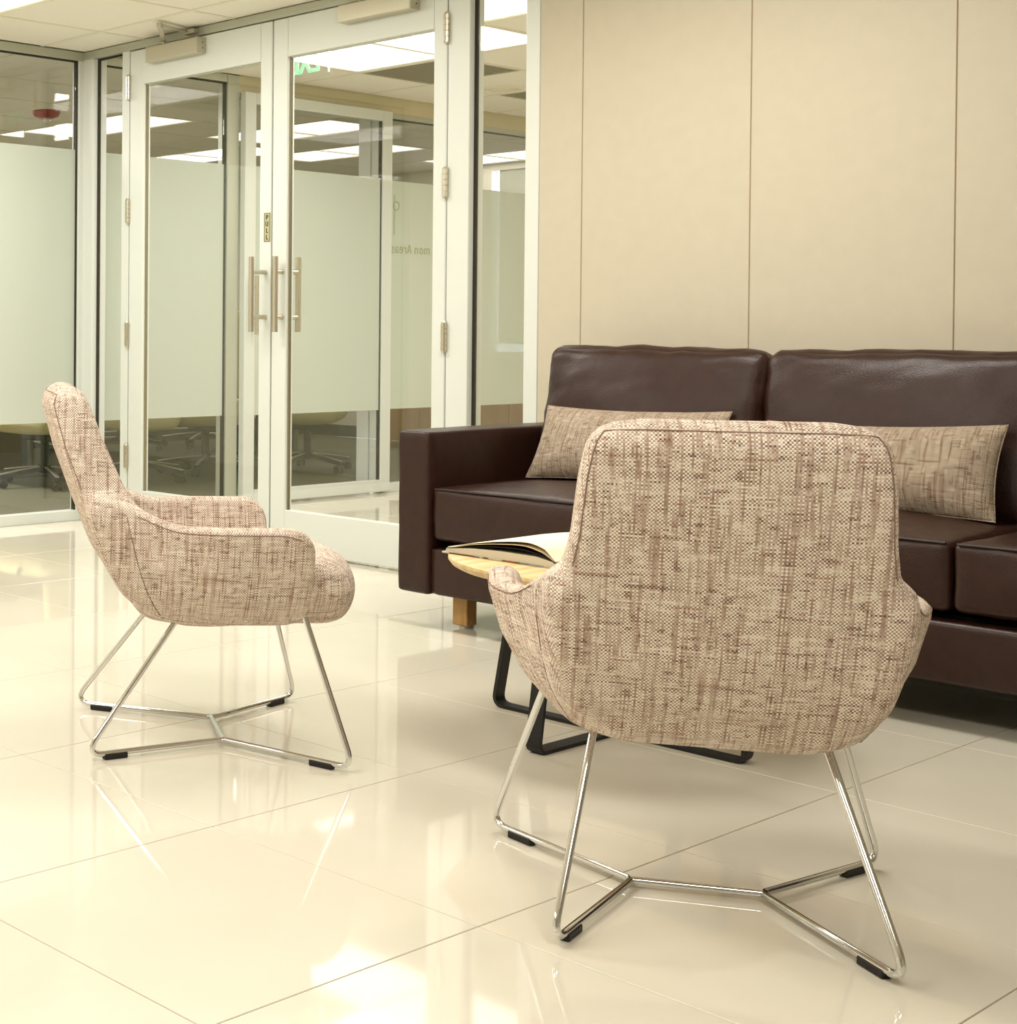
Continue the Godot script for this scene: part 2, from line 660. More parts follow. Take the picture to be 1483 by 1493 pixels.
	# the other walls of the lobby, the hall and the conference room
	var wb := thing("wall_back", "cream painted wall behind the camera", "wall", Vector3.ZERO, 0.0, "", "structure")
	slab(wb, "wall", Vector3(LX, 0, LZ), Vector3(XD + 0.1, H + 0.1, LZ + 0.1), M.paint, 0.0)
	var wl := thing("wall_left", "cream painted wall at the far left of the lobby", "wall", Vector3.ZERO, 0.0, "", "structure")
	slab(wl, "wall", Vector3(LX - 0.1, 0, ZC - 0.05), Vector3(LX, H + 0.1, LZ + 0.1), M.paint, 0.0)
	slab(wl, "wall", Vector3(LX, 0, ZC - 0.05), Vector3(2.36, H + 0.1, ZC), M.paint, 0.0)
	var wh := thing("wall_hall", "painted side wall of the hall beyond the doors", "wall", Vector3.ZERO, 0.0, "", "structure")
	slab(wh, "wall", Vector3(XD + 0.11, 0, -2.425), Vector3(XE, H + 0.1, -2.325), M.hallpaint, 0.0)
	var we := thing("wall_end", "plain end wall of the conference room and hall with window opening", "wall", Vector3.ZERO, 0.0, "", "structure")
	var wz0 := -7.735
	var wz1 := -6.30
	slab(we, "wall", Vector3(XE, 0, wz1), Vector3(XE + 0.1, H + 0.1, -2.325), M.plaster, 0.0)
	slab(we, "wall", Vector3(XE, 0, ZB - 0.1), Vector3(XE + 0.1, H + 0.1, wz0), M.plaster, 0.0)
	slab(we, "wall", Vector3(XE, 0, wz0), Vector3(XE + 0.1, 0.78, wz1), M.plaster, 0.0)
	slab(we, "wall", Vector3(XE, 2.30, wz0), Vector3(XE + 0.1, H + 0.1, wz1), M.plaster, 0.0)
	var wf := thing("wall_conference", "plain painted back wall of the conference room", "wall", Vector3.ZERO, 0.0, "", "structure")
	slab(wf, "wall", Vector3(1.9, 0, ZB - 0.1), Vector3(XE + 0.1, H + 0.1, ZB), M.plaster, 0.0)
	slab(wf, "wall", Vector3(1.9, 0, ZB), Vector3(2.0, H + 0.1, ZC - 0.05), M.plaster, 0.0)
	var be := thing("baseboard_conference", "dark rubber base along the conference room walls", "baseboard", Vector3.ZERO, 0.0, "", "structure")
	slab(be, "strip", Vector3(XE - 0.012, 0.004, ZB), Vector3(XE, 0.105, ZC - 0.06), M.base, 0.002)
	slab(be, "strip", Vector3(2.0, 0.004, ZB), Vector3(XE - 0.012, 0.105, ZB + 0.012), M.base, 0.002)

	# window with a roller blind, at the end of the conference room
	var wn := thing("window_1", "bright window with lowered roller blind at end of conference room", "window", Vector3.ZERO, 0.0, "", "structure")
	slab(wn, "window_frame", Vector3(XE + 0.05, 0.78, wz0), Vector3(XE + 0.09, 0.80, wz1), M.frame)
	slab(wn, "window_frame", Vector3(XE + 0.05, 0.80, wz1 - 0.02), Vector3(XE + 0.09, 2.30, wz1), M.frame)
	slab(wn, "pane", Vector3(XE + 0.065, 0.80, wz0), Vector3(XE + 0.071, 2.30, wz1 - 0.02), M.glass, 0.0)
	slab(wn, "window_sill", Vector3(XE - 0.03, 0.755, wz0 - 0.03), Vector3(XE + 0.05, 0.778, wz1 + 0.03), M.frame)
	slab(wn, "roller_blind", Vector3(XE + 0.018, 0.885, wz0 + 0.065), Vector3(XE + 0.020, 2.30, wz1 - 0.03), M.blind, 0.0)
	slab(wn, "blind_rail", Vector3(XE + 0.010, 0.865, wz0 + 0.060), Vector3(XE + 0.026, 0.890, wz1 - 0.03), M.grey)


# ---------------------------------------------------------------- ceiling lights
func ceiling_light(x0: float, z0: float, label: String, group: String, e: float, m: Material, sx := TL) -> void:
	var sz := TL * 2.0
	var t := thing("ceiling_light", label, "ceiling light", Vector3(x0 + sx / 2, H, z0 + sz / 2), 0.0, group)
	var a := sx / 2 - 0.011
	var b := sz / 2 - 0.011
	slab(t, "frame", Vector3(-a, 0.002, -b), Vector3(-a + 0.014, 0.028, b), M.bar)
	slab(t, "frame", Vector3(a - 0.014, 0.002, -b), Vector3(a, 0.028, b), M.bar)
	slab(t, "frame", Vector3(-a + 0.014, 0.002, -b), Vector3(a - 0.014, 0.028, -b + 0.014), M.bar)
	slab(t, "frame", Vector3(-a + 0.014, 0.002, b - 0.014), Vector3(a - 0.014, 0.028, b), M.bar)
	slab(t, "diffuser", Vector3(-a + 0.014, 0.008, -b + 0.014), Vector3(a - 0.014, 0.024, b - 0.014), m, 0.0)
	var l := AreaLight3D.new()
	l.name = "lamp"
	l.area_size = Vector2(sx - 0.06, sz - 0.06)
	l.light_energy = e
	l.light_color = LIGHT
	l.shadow_enabled = true
	l.set("area_range", 30.0)
	t.add_child(l, true)
	l.position = Vector3(0, 0.004, 0)
	l.rotation = Vector3(-PI / 2, 0, 0)

func build_lights() -> void:
	ceiling_light(GX - 2 * TL, GZ, "rectangular recessed ceiling light nearest the corner of the glass walls", "lobby ceiling lights", E_LOBBY, M.lamp)
	for a in [[-2, 4, "recessed light straight above the coffee table, above the picture"], [-6, 0, "recessed lobby light left of the picture by the conference glass wall"], [-6, 4, "recessed light above the camera, nearest the picture"], [-6, 8, "added unseen lobby light right of the camera, brightening the right chair"], [-10, 0, "recessed lobby light in the far left corner by the glass wall"], [-10, 4, "recessed lobby light behind the camera on the left"]]:  # the fixture right of the camera is added to brighten the right chair
		ceiling_light(GX + a[0] * TL, GZ + a[1] * TL, a[2], "lobby ceiling lights", E_LOBBY, M.lamp)
	ceiling_light(GX + 1 * TL, GZ + 1 * TL, "bright recessed ceiling light in the hall nearest the glass doors", "hall ceiling lights", E_HALL, M.lamp)
	ceiling_light(GX + 2 * TL, GZ, "recessed hall ceiling light beside the bright one, closer to the conference room", "hall ceiling lights", E_HALL * 0.03, M.lamp_soft)
	ceiling_light(GX + 3 * TL, GZ + 2 * TL, "added unseen hall light behind the beige panel wall, brightening the hall", "hall ceiling lights", E_HALL, M.lamp)  # extra fixture out of view, added to brighten the hall and frosted glass
	ceiling_light(GX + 6 * TL, GZ + 3 * TL, "added unseen light farther down the hall, brightening the frosted glass", "hall ceiling lights", E_HALL, M.lamp)  # another unseen extra, added to lift the far frosted pane
	var cl := [[-4, -1], [-4, -3], [0, -2], [2, -1], [4, -2], [6, -1]]  # first two fixtures are added out of view to brighten the conference room
	var names := ["added unseen conference room light at left, brightening the room", "added unseen conference room light in the far left corner", "long conference room light seen behind the red alarm and left door", "third conference room light, seen through the right door below the frame", "fourth conference room light, low behind the sliding glass door frame", "farthest conference room light, seen low through the sidelight"]
	for k in 6:
		ceiling_light(CX + cl[k][0] * TL, CZ + cl[k][1] * TL, names[k], "conference room ceiling lights", [4.5, 4.5, 1.0, 0.5, 0.8, 0.35][k], M.lamp)


# ---------------------------------------------------------------- storefront with the double door
func build_storefront() -> void:
	var fr := thing("trim_1", "white metal storefront frame around the double glass doors", "door frame", Vector3.ZERO, 0.0, "", "structure")
	var d := 0.09   # depth of the frame
	slab(fr, "header", Vector3(XD, 2.313, -5.93), Vector3(XD + d, H, -3.30), M.alu)
	slab(fr, "corner_post", Vector3(XD, 0, -5.93), Vector3(XD + d, 2.313, -5.845), M.frame)
	slab(fr, "jamb", Vector3(XD, 0, -5.625), Vector3(XD + d, 2.313, -5.572), M.frame)
	slab(fr, "jamb", Vector3(XD, 0, -3.706), Vector3(XD + d, 2.313, -3.607), M.frame)
	slab(fr, "end_post", Vector3(XD, 0, -3.360), Vector3(XD + d, 2.313, -3.302), M.frame)
	slab(fr, "sill", Vector3(XD, 0, -5.845), Vector3(XD + d, 0.075, -5.625), M.frame)
	slab(fr, "sill", Vector3(XD, 0, -3.607), Vector3(XD + d, 0.075, -3.360), M.frame)
	sidelight("window_2", "narrow glass sidelight left of the double doors, by the corner post", -5.845, -5.625)
	sidelight("window_3", "narrow glass sidelight between right door and beige wall", -3.607, -3.360)

	# leaves
	var stl := 0.082
	var left := leaf("door_1", "left glass door leaf with PULL sign and closer on top", -5.566, -4.632, 0.100, 0.068)
	var right := leaf("door_2", "right glass door leaf with wide bottom rail beside the sofa", -4.624, -3.712, 0.090, 0.062)
	for y in [2.132, 1.5355, 0.939, 0.347]:
		hinge(left, Vector3(XD - 0.008, y, -5.569))
		hinge(right, Vector3(XD - 0.008, y, -3.709))
	closer(left, -5.395, -5.045, true)
	closer(right, -4.215, -3.845, true)
	pull(left, -4.660, XD - 0.088, XD)
	pull(left, -4.660, XD + 0.138, XD + 0.045)
	pull(right, -4.560, XD - 0.046, XD)
	pull(right, -4.560, XD + 0.098, XD + 0.045)
	# sign
	var sg := slab(left, "pull_sign", Vector3(XD - 0.0015, 1.347, -4.672), Vector3(XD, 1.475, -4.634), plain(Color(0.70, 0.685, 0.53), 0.4), 0.0)
	var inkm := plain(Color(0.24, 0.225, 0.14), 0.6)
	for s in [-1, 1]:
		slab(sg, "border", Vector3(-0.0018, -0.060, s * 0.0155 - 0.0008), Vector3(-0.0005, 0.060, s * 0.0155 + 0.0008), inkm, 0.0)
		slab(sg, "border", Vector3(-0.0018, s * 0.0605 - 0.0008, -0.0163), Vector3(-0.0005, s * 0.0605 + 0.0008, 0.0163), inkm, 0.0)
	var k := 0
	for ch in ["P", "U", "L", "L"]:
		part(sg, "letter", text_mesh(ch, 0.021, 0.001), inkm, Vector3(-0.0014, 0.043 - k * 0.0288, 0), Vector3(0, -PI / 2, 0))
		k += 1

func sidelight(called: String, label: String, z0: float, z1: float) -> void:
	var w := thing(called, label, "window", Vector3.ZERO, 0.0, "", "structure")
	slab(w, "gasket", Vector3(XD + 0.030, 0.075, z0), Vector3(XD + 0.042, 2.313, z0 + 0.012), M.gasket, 0.0)
	slab(w, "gasket", Vector3(XD + 0.030, 0.075, z1 - 0.006), Vector3(XD + 0.042, 2.313, z1), M.gasket, 0.0)
	slab(w, "gasket", Vector3(XD + 0.030, 2.303, z0 + 0.012), Vector3(XD + 0.042, 2.313, z1 - 0.006), M.gasket, 0.0)
	slab(w, "pane", Vector3(XD + 0.034, 0.075, z0 + 0.012), Vector3(XD + 0.040, 2.303, z1 - 0.006), M.glass, 0.0)

func leaf(called: String, label: String, z0: float, z1: float, sa: float, sb: float) -> Node3D:
	var t := thing(called, label, "door", Vector3.ZERO, 0.0, "", "structure")
	var x := XD + 0.045
	if called == "door_2":
		sa = 0.085
	slab(t, "stile", Vector3(XD, 0.012, z0), Vector3(x, 2.307, z0 + sa), M.frame, 0.003)
	slab(t, "stile", Vector3(XD, 0.012, z1 - sb), Vector3(x, 2.307, z1), M.frame, 0.003)
	slab(t, "top_rail", Vector3(XD, 2.140, z0 + sa), Vector3(x, 2.307, z1 - sb), M.frame, 0.002)
	slab(t, "bottom_rail", Vector3(XD, 0.012, z0 + sa), Vector3(x, 0.186, z1 - sb), M.frame, 0.002)
	var a := z0 + sa
	var b := z1 - sb
	slab(t, "gasket", Vector3(XD + 0.014, 0.186, a), Vector3(XD + 0.030, 2.140, a + 0.004), M.bead, 0.0)
	slab(t, "gasket", Vector3(XD + 0.014, 0.186, b - 0.004), Vector3(XD + 0.030, 2.140, b), M.alu, 0.0)
	slab(t, "gasket", Vector3(XD + 0.014, 2.136, a + 0.004), Vector3(XD + 0.030, 2.140, b - 0.004), M.alu, 0.0)
	slab(t, "pane", Vector3(XD + 0.019, 0.186, a + 0.004), Vector3(XD + 0.025, 2.136, b - 0.004), M.glass, 0.0)
	return t

func hinge(t: Node3D, at: Vector3) -> void:
	var h := part(t, "hinge", lathe([Vector2(0, -0.062), Vector2(0.007, -0.062), Vector2(0.009, -0.057), Vector2(0.0105, -0.055), Vector2(0.0105, 0.055), Vector2(0.009, 0.057), Vector2(0.007, 0.062), Vector2(0, 0.062)], 12, false), M.steel, at)
	for k in 5:
		part(h, "knuckle", lathe([Vector2(0.0105, -0.0098), Vector2(0.0122, -0.0088), Vector2(0.0122, 0.0088), Vector2(0.0105, 0.0098)], 12, false), M.steel, Vector3(0, -0.044 + k * 0.022, 0))

func closer(t: Node3D, z0: float, z1: float, arms: bool) -> void:
	var c := slab(t, "door_closer", Vector3(XD - 0.058, 2.224, z0), Vector3(XD, 2.296, z1), M.satin, 0.004, "long satin grey closer box")
	var o := c.position
	slab(c, "end_cap", Vector3(XD - 0.059, 2.224, z1) - o, Vector3(XD - 0.001, 2.297, z1 + 0.002) - o, M.satin, 0.0005)
	for s in [-1, 1]:
		part(c, "screw", lathe([Vector2(0, 0.0), Vector2(0.003, 0.0), Vector2(0.003, 0.002), Vector2(0, 0.002)], 8, false), M.gasket, Vector3(XD - 0.022, 2.260 + s * 0.013, z1 + 0.002) - o, Vector3(PI / 2, 0, 0))
	# pivot, two arms with an elbow standing out over the lobby, foot on the header
	var zz := z0 + 0.10
	var p0 := Vector3(XD - 0.030, 2.312, zz) - o
	var el := Vector3(XD - 0.235, 2.330, zz + 0.195) - o
	var ft := Vector3(XD - 0.020, 2.333, zz + 0.145) - o
	part(c, "pivot", rod(Vector3(p0.x, 0.030, p0.z), p0 + Vector3(0, 0.006, 0), 0.011), M.satin)
	var sec := PackedVector2Array([Vector2(-0.010, -0.0035), Vector2(0.010, -0.0035), Vector2(0.010, 0.0035), Vector2(-0.010, 0.0035)])
	part(c, "arm", sweep(PackedVector3Array([p0, el]), sec, Vector3.UP, false, false), M.satin)
	part(c, "arm", sweep(PackedVector3Array([el + Vector3(0, 0.006, 0), ft + Vector3(0, 0.002, 0)]), sec, Vector3.UP, false, false), M.satin)
	part(c, "elbow", rod(el - Vector3(0, 0.010, 0), el + Vector3(0, 0.012, 0), 0.012), M.satin)
	slab(c, "foot", ft + Vector3(-0.012, -0.010, -0.012), ft + Vector3(0.020, 0.012, 0.058), M.satin, 0.002)

func pull(t: Node3D, z: float, x: float, face: float) -> void:
	var b := part(t, "pull_handle", rod(Vector3(0, -0.163, 0), Vector3(0, 0.163, 0), 0.0125, 16), M.steel, Vector3(x, 1.117, z), Vector3.ZERO, "brushed steel bar pull")
	for s in [-1, 1]:
		part(b, "standoff", rod(Vector3(0, s * 0.098, 0), Vector3(face - x, s * 0.098, 0), 0.0105), M.steel)


# ---------------------------------------------------------------- glass wall of the conference room
func build_conference_wall() -> void:
	var Zb := ZC - 0.055
	var fr := thing("trim_2", "white metal frame of the conference room glass wall", "window frame", Vector3.ZERO, 0.0, "", "structure")
	slab(fr, "head", Vector3(2.36, 2.309, Zb), Vector3(5.88, H, ZC), M.alu)
	slab(fr, "sill", Vector3(2.36, 0, Zb), Vector3(5.88, 0.052, ZC), M.frame)
	slab(fr, "post", Vector3(4.842, 0.052, Zb), Vector3(4.925, 2.309, ZC), M.frame)
	slab(fr, "post", Vector3(5.884, 0, Zb - 0.02), Vector3(5.972, H, ZC), M.alu)
	slab(fr, "bulkhead", Vector3(5.972, 2.262, Zb), Vector3(XE, H + 0.03, ZC - 0.004), M.hallpaint, 0.0)
	slab(fr, "head", Vector3(5.972, 2.232, Zb), Vector3(XE, 2.262, ZC), M.alu)
	slab(fr, "post", Vector3(7.125, 0.0, Zb - 0.09), Vector3(7.26, 2.232, Zb - 0.002), M.frame)
	slab(fr, "post", Vector3(7.135, 0.0, Zb), Vector3(7.215, 2.232, ZC), M.frame)
	slab(fr, "sill", Vector3(7.215, 0, Zb), Vector3(XE, 0.052, ZC), M.frame)
	glazing("window_4", "frosted-band glass pane left of the corner post, beside the lobby", 2.40, 4.842, 0.052, 2.309, M.film, M.tint)
	glazing("window_5", "frosted-band glass pane seen through left door and sidelight", 4.925, 5.884, 0.052, 2.309, M.film, M.tint)
	var w6 := glazing("window_6", "frosted-band glass pane beyond the sliding door, with faint lettering", 7.215, XE, 0.052, 2.232, M.film_thin, M.glass)
	# lettering applied to the other side of the frosted glass, read from inside
	var tm := text_mesh("mon Areas", 0.052, 0.0006)
	var l := part(w6, "lettering", tm, M.letter, Vector3(7.46, 1.457, ZC - 0.0190), Vector3.ZERO)
	l.scale = Vector3(-1, 1, 1)
	slab(w6, "mark", Vector3(7.300, 1.54, ZC - 0.0196), Vector3(7.309, 1.78, ZC - 0.0186), M.letter, 0.0)
	part(w6, "mark", tube(PackedVector3Array(arc(Vector3(7.322, 1.715, ZC - 0.0190), 0.026, 12)), 0.004, 6, true), M.letter)
	# sliding door, hung on the hall side
	var t := thing("door_3", "white framed sliding glass door of the conference room beyond the doors", "door", Vector3.ZERO, 0.0, "", "structure")
	var a := ZC + 0.006
	var b := ZC + 0.046
	slab(t, "stile", Vector3(5.975, 0.014, a), Vector3(6.060, 2.262, b), M.frame, 0.003)
	slab(t, "stile", Vector3(7.120, 0.014, a), Vector3(7.205, 2.262, b), M.frame, 0.003)
	slab(t, "top_rail", Vector3(6.060, 2.200, a), Vector3(7.120, 2.262, b), M.frame, 0.002)
	slab(t, "bottom_rail", Vector3(6.060, 0.014, a), Vector3(7.120, 0.084, b), M.frame, 0.002)
	slab(t, "gasket", Vector3(7.113, 0.084, a + 0.010), Vector3(7.120, 2.200, b - 0.010), M.gasket, 0.0)
	slab(t, "pane", Vector3(6.060, 0.084, a + 0.017), Vector3(7.113, 2.200, a + 0.023), M.tint, 0.0)
	slab(t, "frosted_film", Vector3(6.060, 0.496, a + 0.0240), Vector3(7.113, 1.864, a + 0.0248), M.film, 0.0)
	slab(t, "floor_guide", Vector3(7.020, 0.0, b - 0.012), Vector3(7.052, 0.034, b + 0.006), M.frame, 0.003)
	var hd := part(t, "pull_handle", rod(Vector3(0, -0.16, 0), Vector3(0, 0.16, 0), 0.011, 12), M.steel, Vector3(6.018, 1.10, b + 0.05))
	for s in [-1, 1]:
		part(hd, "standoff", rod(Vector3(0, s * 0.1, 0), Vector3(0, s * 0.1, -0.05), 0.008), M.steel)

func arc(c: Vector3, r: float, n: int) -> Array:
	var out := []
	for k in n:
		out.append(c + Vector3(cos(TAU * k / n), sin(TAU * k / n), 0) * r)
	return out

func glazing(called: String, label: String, x0: float, x1: float, y0: float, y1: float, film: Material, gm: Material) -> Node3D:
	var w := thing(called, label, "window", Vector3.ZERO, 0.0, "", "structure")
	slab(w, "gasket", Vector3(x0, y0, ZC - 0.034), Vector3(x0 + 0.006, y1, ZC - 0.012), M.bead, 0.0)
	slab(w, "gasket", Vector3(x1 - 0.008, y0, ZC - 0.034), Vector3(x1, y1, ZC - 0.012), M.gasket, 0.0)
	slab(w, "gasket", Vector3(x0 + 0.006, y1 - 0.006, ZC - 0.034), Vector3(x1 - 0.008, y1, ZC - 0.012), M.gasket, 0.0)
	slab(w, "pane", Vector3(x0 + 0.006, y0, ZC - 0.027), Vector3(x1 - 0.008, y1 - 0.006, ZC - 0.021), gm, 0.0)
	slab(w, "frosted_film", Vector3(x0 + 0.006, 0.496, ZC - 0.0205), Vector3(x1 - 0.008, 1.864, ZC - 0.0198), film, 0.0)
	return w


# ---------------------------------------------------------------- sofa
func build_sofa() -> void:
	var X0 := 4.0
	var X1 := 4.82
	var zl := -3.230
	var aw := 0.125
	var sw := 0.765
	var t := thing("sofa", "dark brown leather three-seat sofa against the beige panel wall", "sofa", Vector3((X0 + X1) / 2, 0, zl + aw + 1.5 * sw))
	var o := t.position
	var zs := zl + aw
	for z in [zl, zs + 3 * sw]:
		part(t, "arm", soft_block(Vector3(X1 - X0, 0.527, aw), 0.014, Vector3(0.0, 0.002, 0.003), 0.0016, 3, 14), M.leather, Vector3((X0 + X1) / 2, 0.3735, z + aw / 2) - o)
		var am := t.get_child(t.get_child_count() - 1)
		for s in [-1, 1]:   # stitched seams along the top edges and down the front
			part(am, "piping", tube(PackedVector3Array([Vector3(0.395, 0.256, s * 0.055), Vector3(-0.404, 0.256, s * 0.055)]), 0.0022, 6), M.piping)
	part(t, "front_rail", soft_block(Vector3(0.09, 0.150, 3 * sw), 0.012, Vector3(0.004, 0.002, 0), 0.002, 4, 18), M.leather, Vector3(X0 + 0.055, 0.188, zs + 1.5 * sw) - o)
	slab(t, "deck", Vector3(X0 + 0.09, 0.13, zs) - o, Vector3(X1, 0.268, zs + 3 * sw) - o, M.black, 0.004)
	part(t, "back", soft_block(Vector3(0.10, 0.56, 3 * sw), 0.02, Vector3.ZERO, 0.001, 4, 8), M.leather, Vector3(X1 - 0.05, 0.40, zs + 1.5 * sw) - o)
	for k in 3:
		var zc := zs + (k + 0.5) * sw
		var c := part(t, "seat_cushion", soft_block(Vector3(0.58, 0.170, sw - 0.006), 0.019, Vector3(0.012, 0.028, 0.001), 0.0035, 20 + k, 22, Vector3(1.4, 1, 1.4)), M.leather, Vector3(X0 + 0.012 + 0.29, 0.372, zc) - o)
		var h := Vector3(0.29, 0.085, (sw - 0.006) / 2)
		var pts := []
		for q in [[-1, -1], [-1, 1]]:
			pts.append(Vector3(q[0] * (h.x - 0.006), h.y - 0.010, q[1] * (h.z - 0.016)))
		var line := PackedVector3Array()
		for i in 17:
			var u := i / 8.0 - 1.0
			line.append(Vector3(-h.x + 0.0040 - 0.002 * (1 - u * u), h.y - 0.0040 + 0.0012 * (1 - u * u), u * (h.z - 0.010)))
		part(c, "piping", tube(line, 0.0038, 6), M.piping)
		var bk := part(t, "back_cushion", soft_block(Vector3(0.17, 0.475, sw - 0.010), 0.045, Vector3(0.040, 0.010, 0.002), 0.009, 40 + k * 3, 24, Vector3(1.2, 1.6, 1.0)), M.leather, Vector3(X0 + 0.655, 0.668, zc + (0.012 if k == 0 else 0.0)) - o, Vector3(0, 0, -0.20))
		bk.rotation.x = 0.012 if k == 0 else -0.006
	for z in [zl + 0.175, zs + 3 * sw - 0.05]:
		for x in [X0 + 0.125, X1 - 0.10]:
			var l := slab(t, "leg", Vector3(x - 0.0275, 0.010, z - 0.0275) - o, Vector3(x + 0.0275, 0.135, z + 0.0275) - o, M.oak, 0.003, "square oak leg")
			part(l, "glide", lathe([Vector2(0, -0.0725), Vector2(0.014, -0.0725), Vector2(0.016, -0.069), Vector2(0.016, -0.062), Vector2(0, -0.062)], 14, false), M.frame)

func pillow_mesh(w: float, h: float, t: float, sd: int) -> ArrayMesh:
	var noise := FastNoiseLite.new()
	noise.seed = sd
	noise.frequency = 5.0
	var st := begin(true)
	var nu := 30
	var nv := 18
	for s in [-1.0, 1.0]:
		var P := []
		for i in nu + 1:
			var row := PackedVector3Array()
			for j in nv + 1:
				var u := spread(2.0 * i / nu - 1.0)
				var v := spread(2.0 * j / nv - 1.0)
				var k := pow(maxf(0.0, (1 - pow(absf(u), 3.2)) * (1 - pow(absf(v), 2.4))), 0.62)
				var x := w / 2 * u * (1.0 - 0.045 * (1 - v * v))
				var y := h / 2 * v * (1.0 - 0.10 * (1 - u * u))
				var p := Vector3(x, y, s * t / 2 * k)
				p += Vector3(0, 0.35, 1) * noise.get_noise_2d(u * 0.35, v * 0.2 + 5.0) * 0.012 * (k if k > 0 else 0.0)
				row.append(p)
			P.append(row)
		for i in nu:
			for j in nv:
				quad(st, P[i][j], P[i + 1][j], P[i + 1][j + 1], P[i][j + 1], Vector3(0, 0, s))
	return done(st)

func build_pillows() -> void:
	var a := [["grey-beige tweed lumbar pillow at the left end of the sofa", -2.712, 4.475, 3], ["grey-beige tweed lumbar pillow on the right side of the sofa", -1.950, 4.462, 8]]
	for k in 2:
		var t := thing("lumbar_pillow", a[k][0], "pillow", Vector3(a[k][2], [0.597, 0.585][k], a[k][1]), -PI / 2, "tweed lumbar pillows on the sofa")
		t.rotation = Vector3([-0.50, -0.38][k], -PI / 2, 0.015 if k == 0 else 0.035)
		part(t, "cover", pillow_mesh(0.635, 0.268, 0.14, a[k][3]), M.pillow)
		var seam := PackedVector3Array()
		for q in 40:
			var s := q / 40.0 * 4.0
			var f := s - int(s)
			var uv := [Vector2(-1 + 2 * f, -1), Vector2(1, -1 + 2 * f), Vector2(1 - 2 * f, 1), Vector2(-1, 1 - 2 * f)][int(s)] as Vector2
			seam.append(Vector3(0.635 / 2 * uv.x * (1.0 - 0.045 * (1 - uv.y * uv.y)), 0.268 / 2 * uv.y * (1.0 - 0.10 * (1 - uv.x * uv.x)), 0))
		part(t, "seam", tube(seam, 0.0022, 6, true), M.pillow)


# ---------------------------------------------------------------- lounge chairs
const BACK := [[-0.337, 0.787, 0.043], [-0.310, 0.700, 0.047], [-0.266, 0.590, 0.050], [-0.221, 0.480, 0.051], [-0.172, 0.402, 0.050], [-0.105, 0.345, 0.047], [0.0, 0.337, 0.046]]
const SEAT := [[0.270, 0.372, 0.080], [0.060, 0.366, 0.075], [-0.110, 0.362, 0.070]]
const WB := [[0.26, 0.13], [0.285, 0.165], [0.318, 0.198], [0.355, 0.217], [0.39, 0.235], [0.52, 0.249], [0.60, 0.231], [0.65, 0.222], [0.74, 0.214], [0.78, 0.207], [0.86, 0.203]]
const ZR := [[0.26, -0.05], [0.292, -0.095], [0.308, -0.135], [0.342, -0.180], [0.392, -0.222], [0.463, -0.262], [0.568, -0.30], [0.70, -0.34]]
const WA := [[0.25, 0.12], [0.284, 0.182], [0.314, 0.238], [0.368, 0.286], [0.432, 0.321], [0.511, 0.344], [0.56, 0.349], [0.70, 0.35]]

func table_at(t: Array, y: float) -> float:
	if y <= t[0][0]:
		return t[0][1]
	for i in t.size() - 1:
		if y < t[i + 1][0]:
			return lerpf(t[i][1], t[i + 1][1], (y - t[i][0]) / (t[i + 1][0] - t[i][0]))
	return t[t.size() - 1][1]

func chain(t: Array, z: float, y: float) -> float:
	var best := 9.0
	for i in t.size() - 1:
		var az: float = t[i][0]
		var ay: float = t[i][1]
		var dz: float = t[i + 1][0] - az
		var dy: float = t[i + 1][1] - ay
		var k := clampf(((z - az) * dz + (y - ay) * dy) / (dz * dz + dy * dy), 0.0, 1.0)
		var ez := z - az - dz * k
		var ey := y - ay - dy * k
		best = minf(best, sqrt(ez * ez + ey * ey) - lerpf(t[i][2], t[i + 1][2], k))
	return best

func rmax(a: float, b: float, r: float) -> float:
	var x := maxf(a + r, 0.0)
	var y := maxf(b + r, 0.0)
	return minf(maxf(a + r, b + r), 0.0) + sqrt(x * x + y * y) - r

func smin(a: float, b: float, k: float) -> float:
	var h := maxf(k - absf(a - b), 0.0) / k
	return minf(a, b) - h * h * k * 0.25

func chair_field(p: Vector3) -> float:
	var ax := absf(p.x)
	# backrest, its wings curved slightly forward
	var zz := p.z - 0.42 * ax * ax * smoothstep(0.28, 0.5, p.y)
	var wb := table_at(WB, p.y)
	if p.y > 0.772:
		var q := clampf((p.y - 0.772) / 0.058, 0.0, 1.0)
		wb -= 0.052 * (1.0 - sqrt(1.0 - q * q))
	var d := rmax(chain(BACK, zz, p.y), ax - wb, 0.026)
	# arm
	var wa := table_at(WA, p.y)
	var s := 1.0 - 0.26 * smoothstep(0.04, -0.27, p.z)
	var dl := (absf(ax - (wa * s - 0.029)) - 0.029) * 0.90
	var yy := p.y - 0.055 * smoothstep(-0.07, -0.25, p.z)
	var qz := absf(p.z + 0.0465) - 0.2535 + 0.060
	var qy := absf(yy - 0.410) - 0.120 + 0.060
	var dr := sqrt(maxf(qz, 0) * maxf(qz, 0) + maxf(qy, 0) * maxf(qy, 0)) + minf(maxf(qz, qy), 0.0) - 0.060
	var da := rmax(rmax(dl, dr, 0.022), table_at(ZR, p.y) + 0.012 - p.z, 0.03)
	d = smin(d, da, 0.035)
	# seat, full to the sides below, its nose standing out in front of the arms
	var ws := minf(wa * s - 0.008, 0.285)
	var ds := rmax(chain(SEAT, p.z + 0.85 * ax * ax * smoothstep(0.0, 0.25, p.z), p.y), ax - ws, 0.045)
	return smin(d, ds, 0.014)

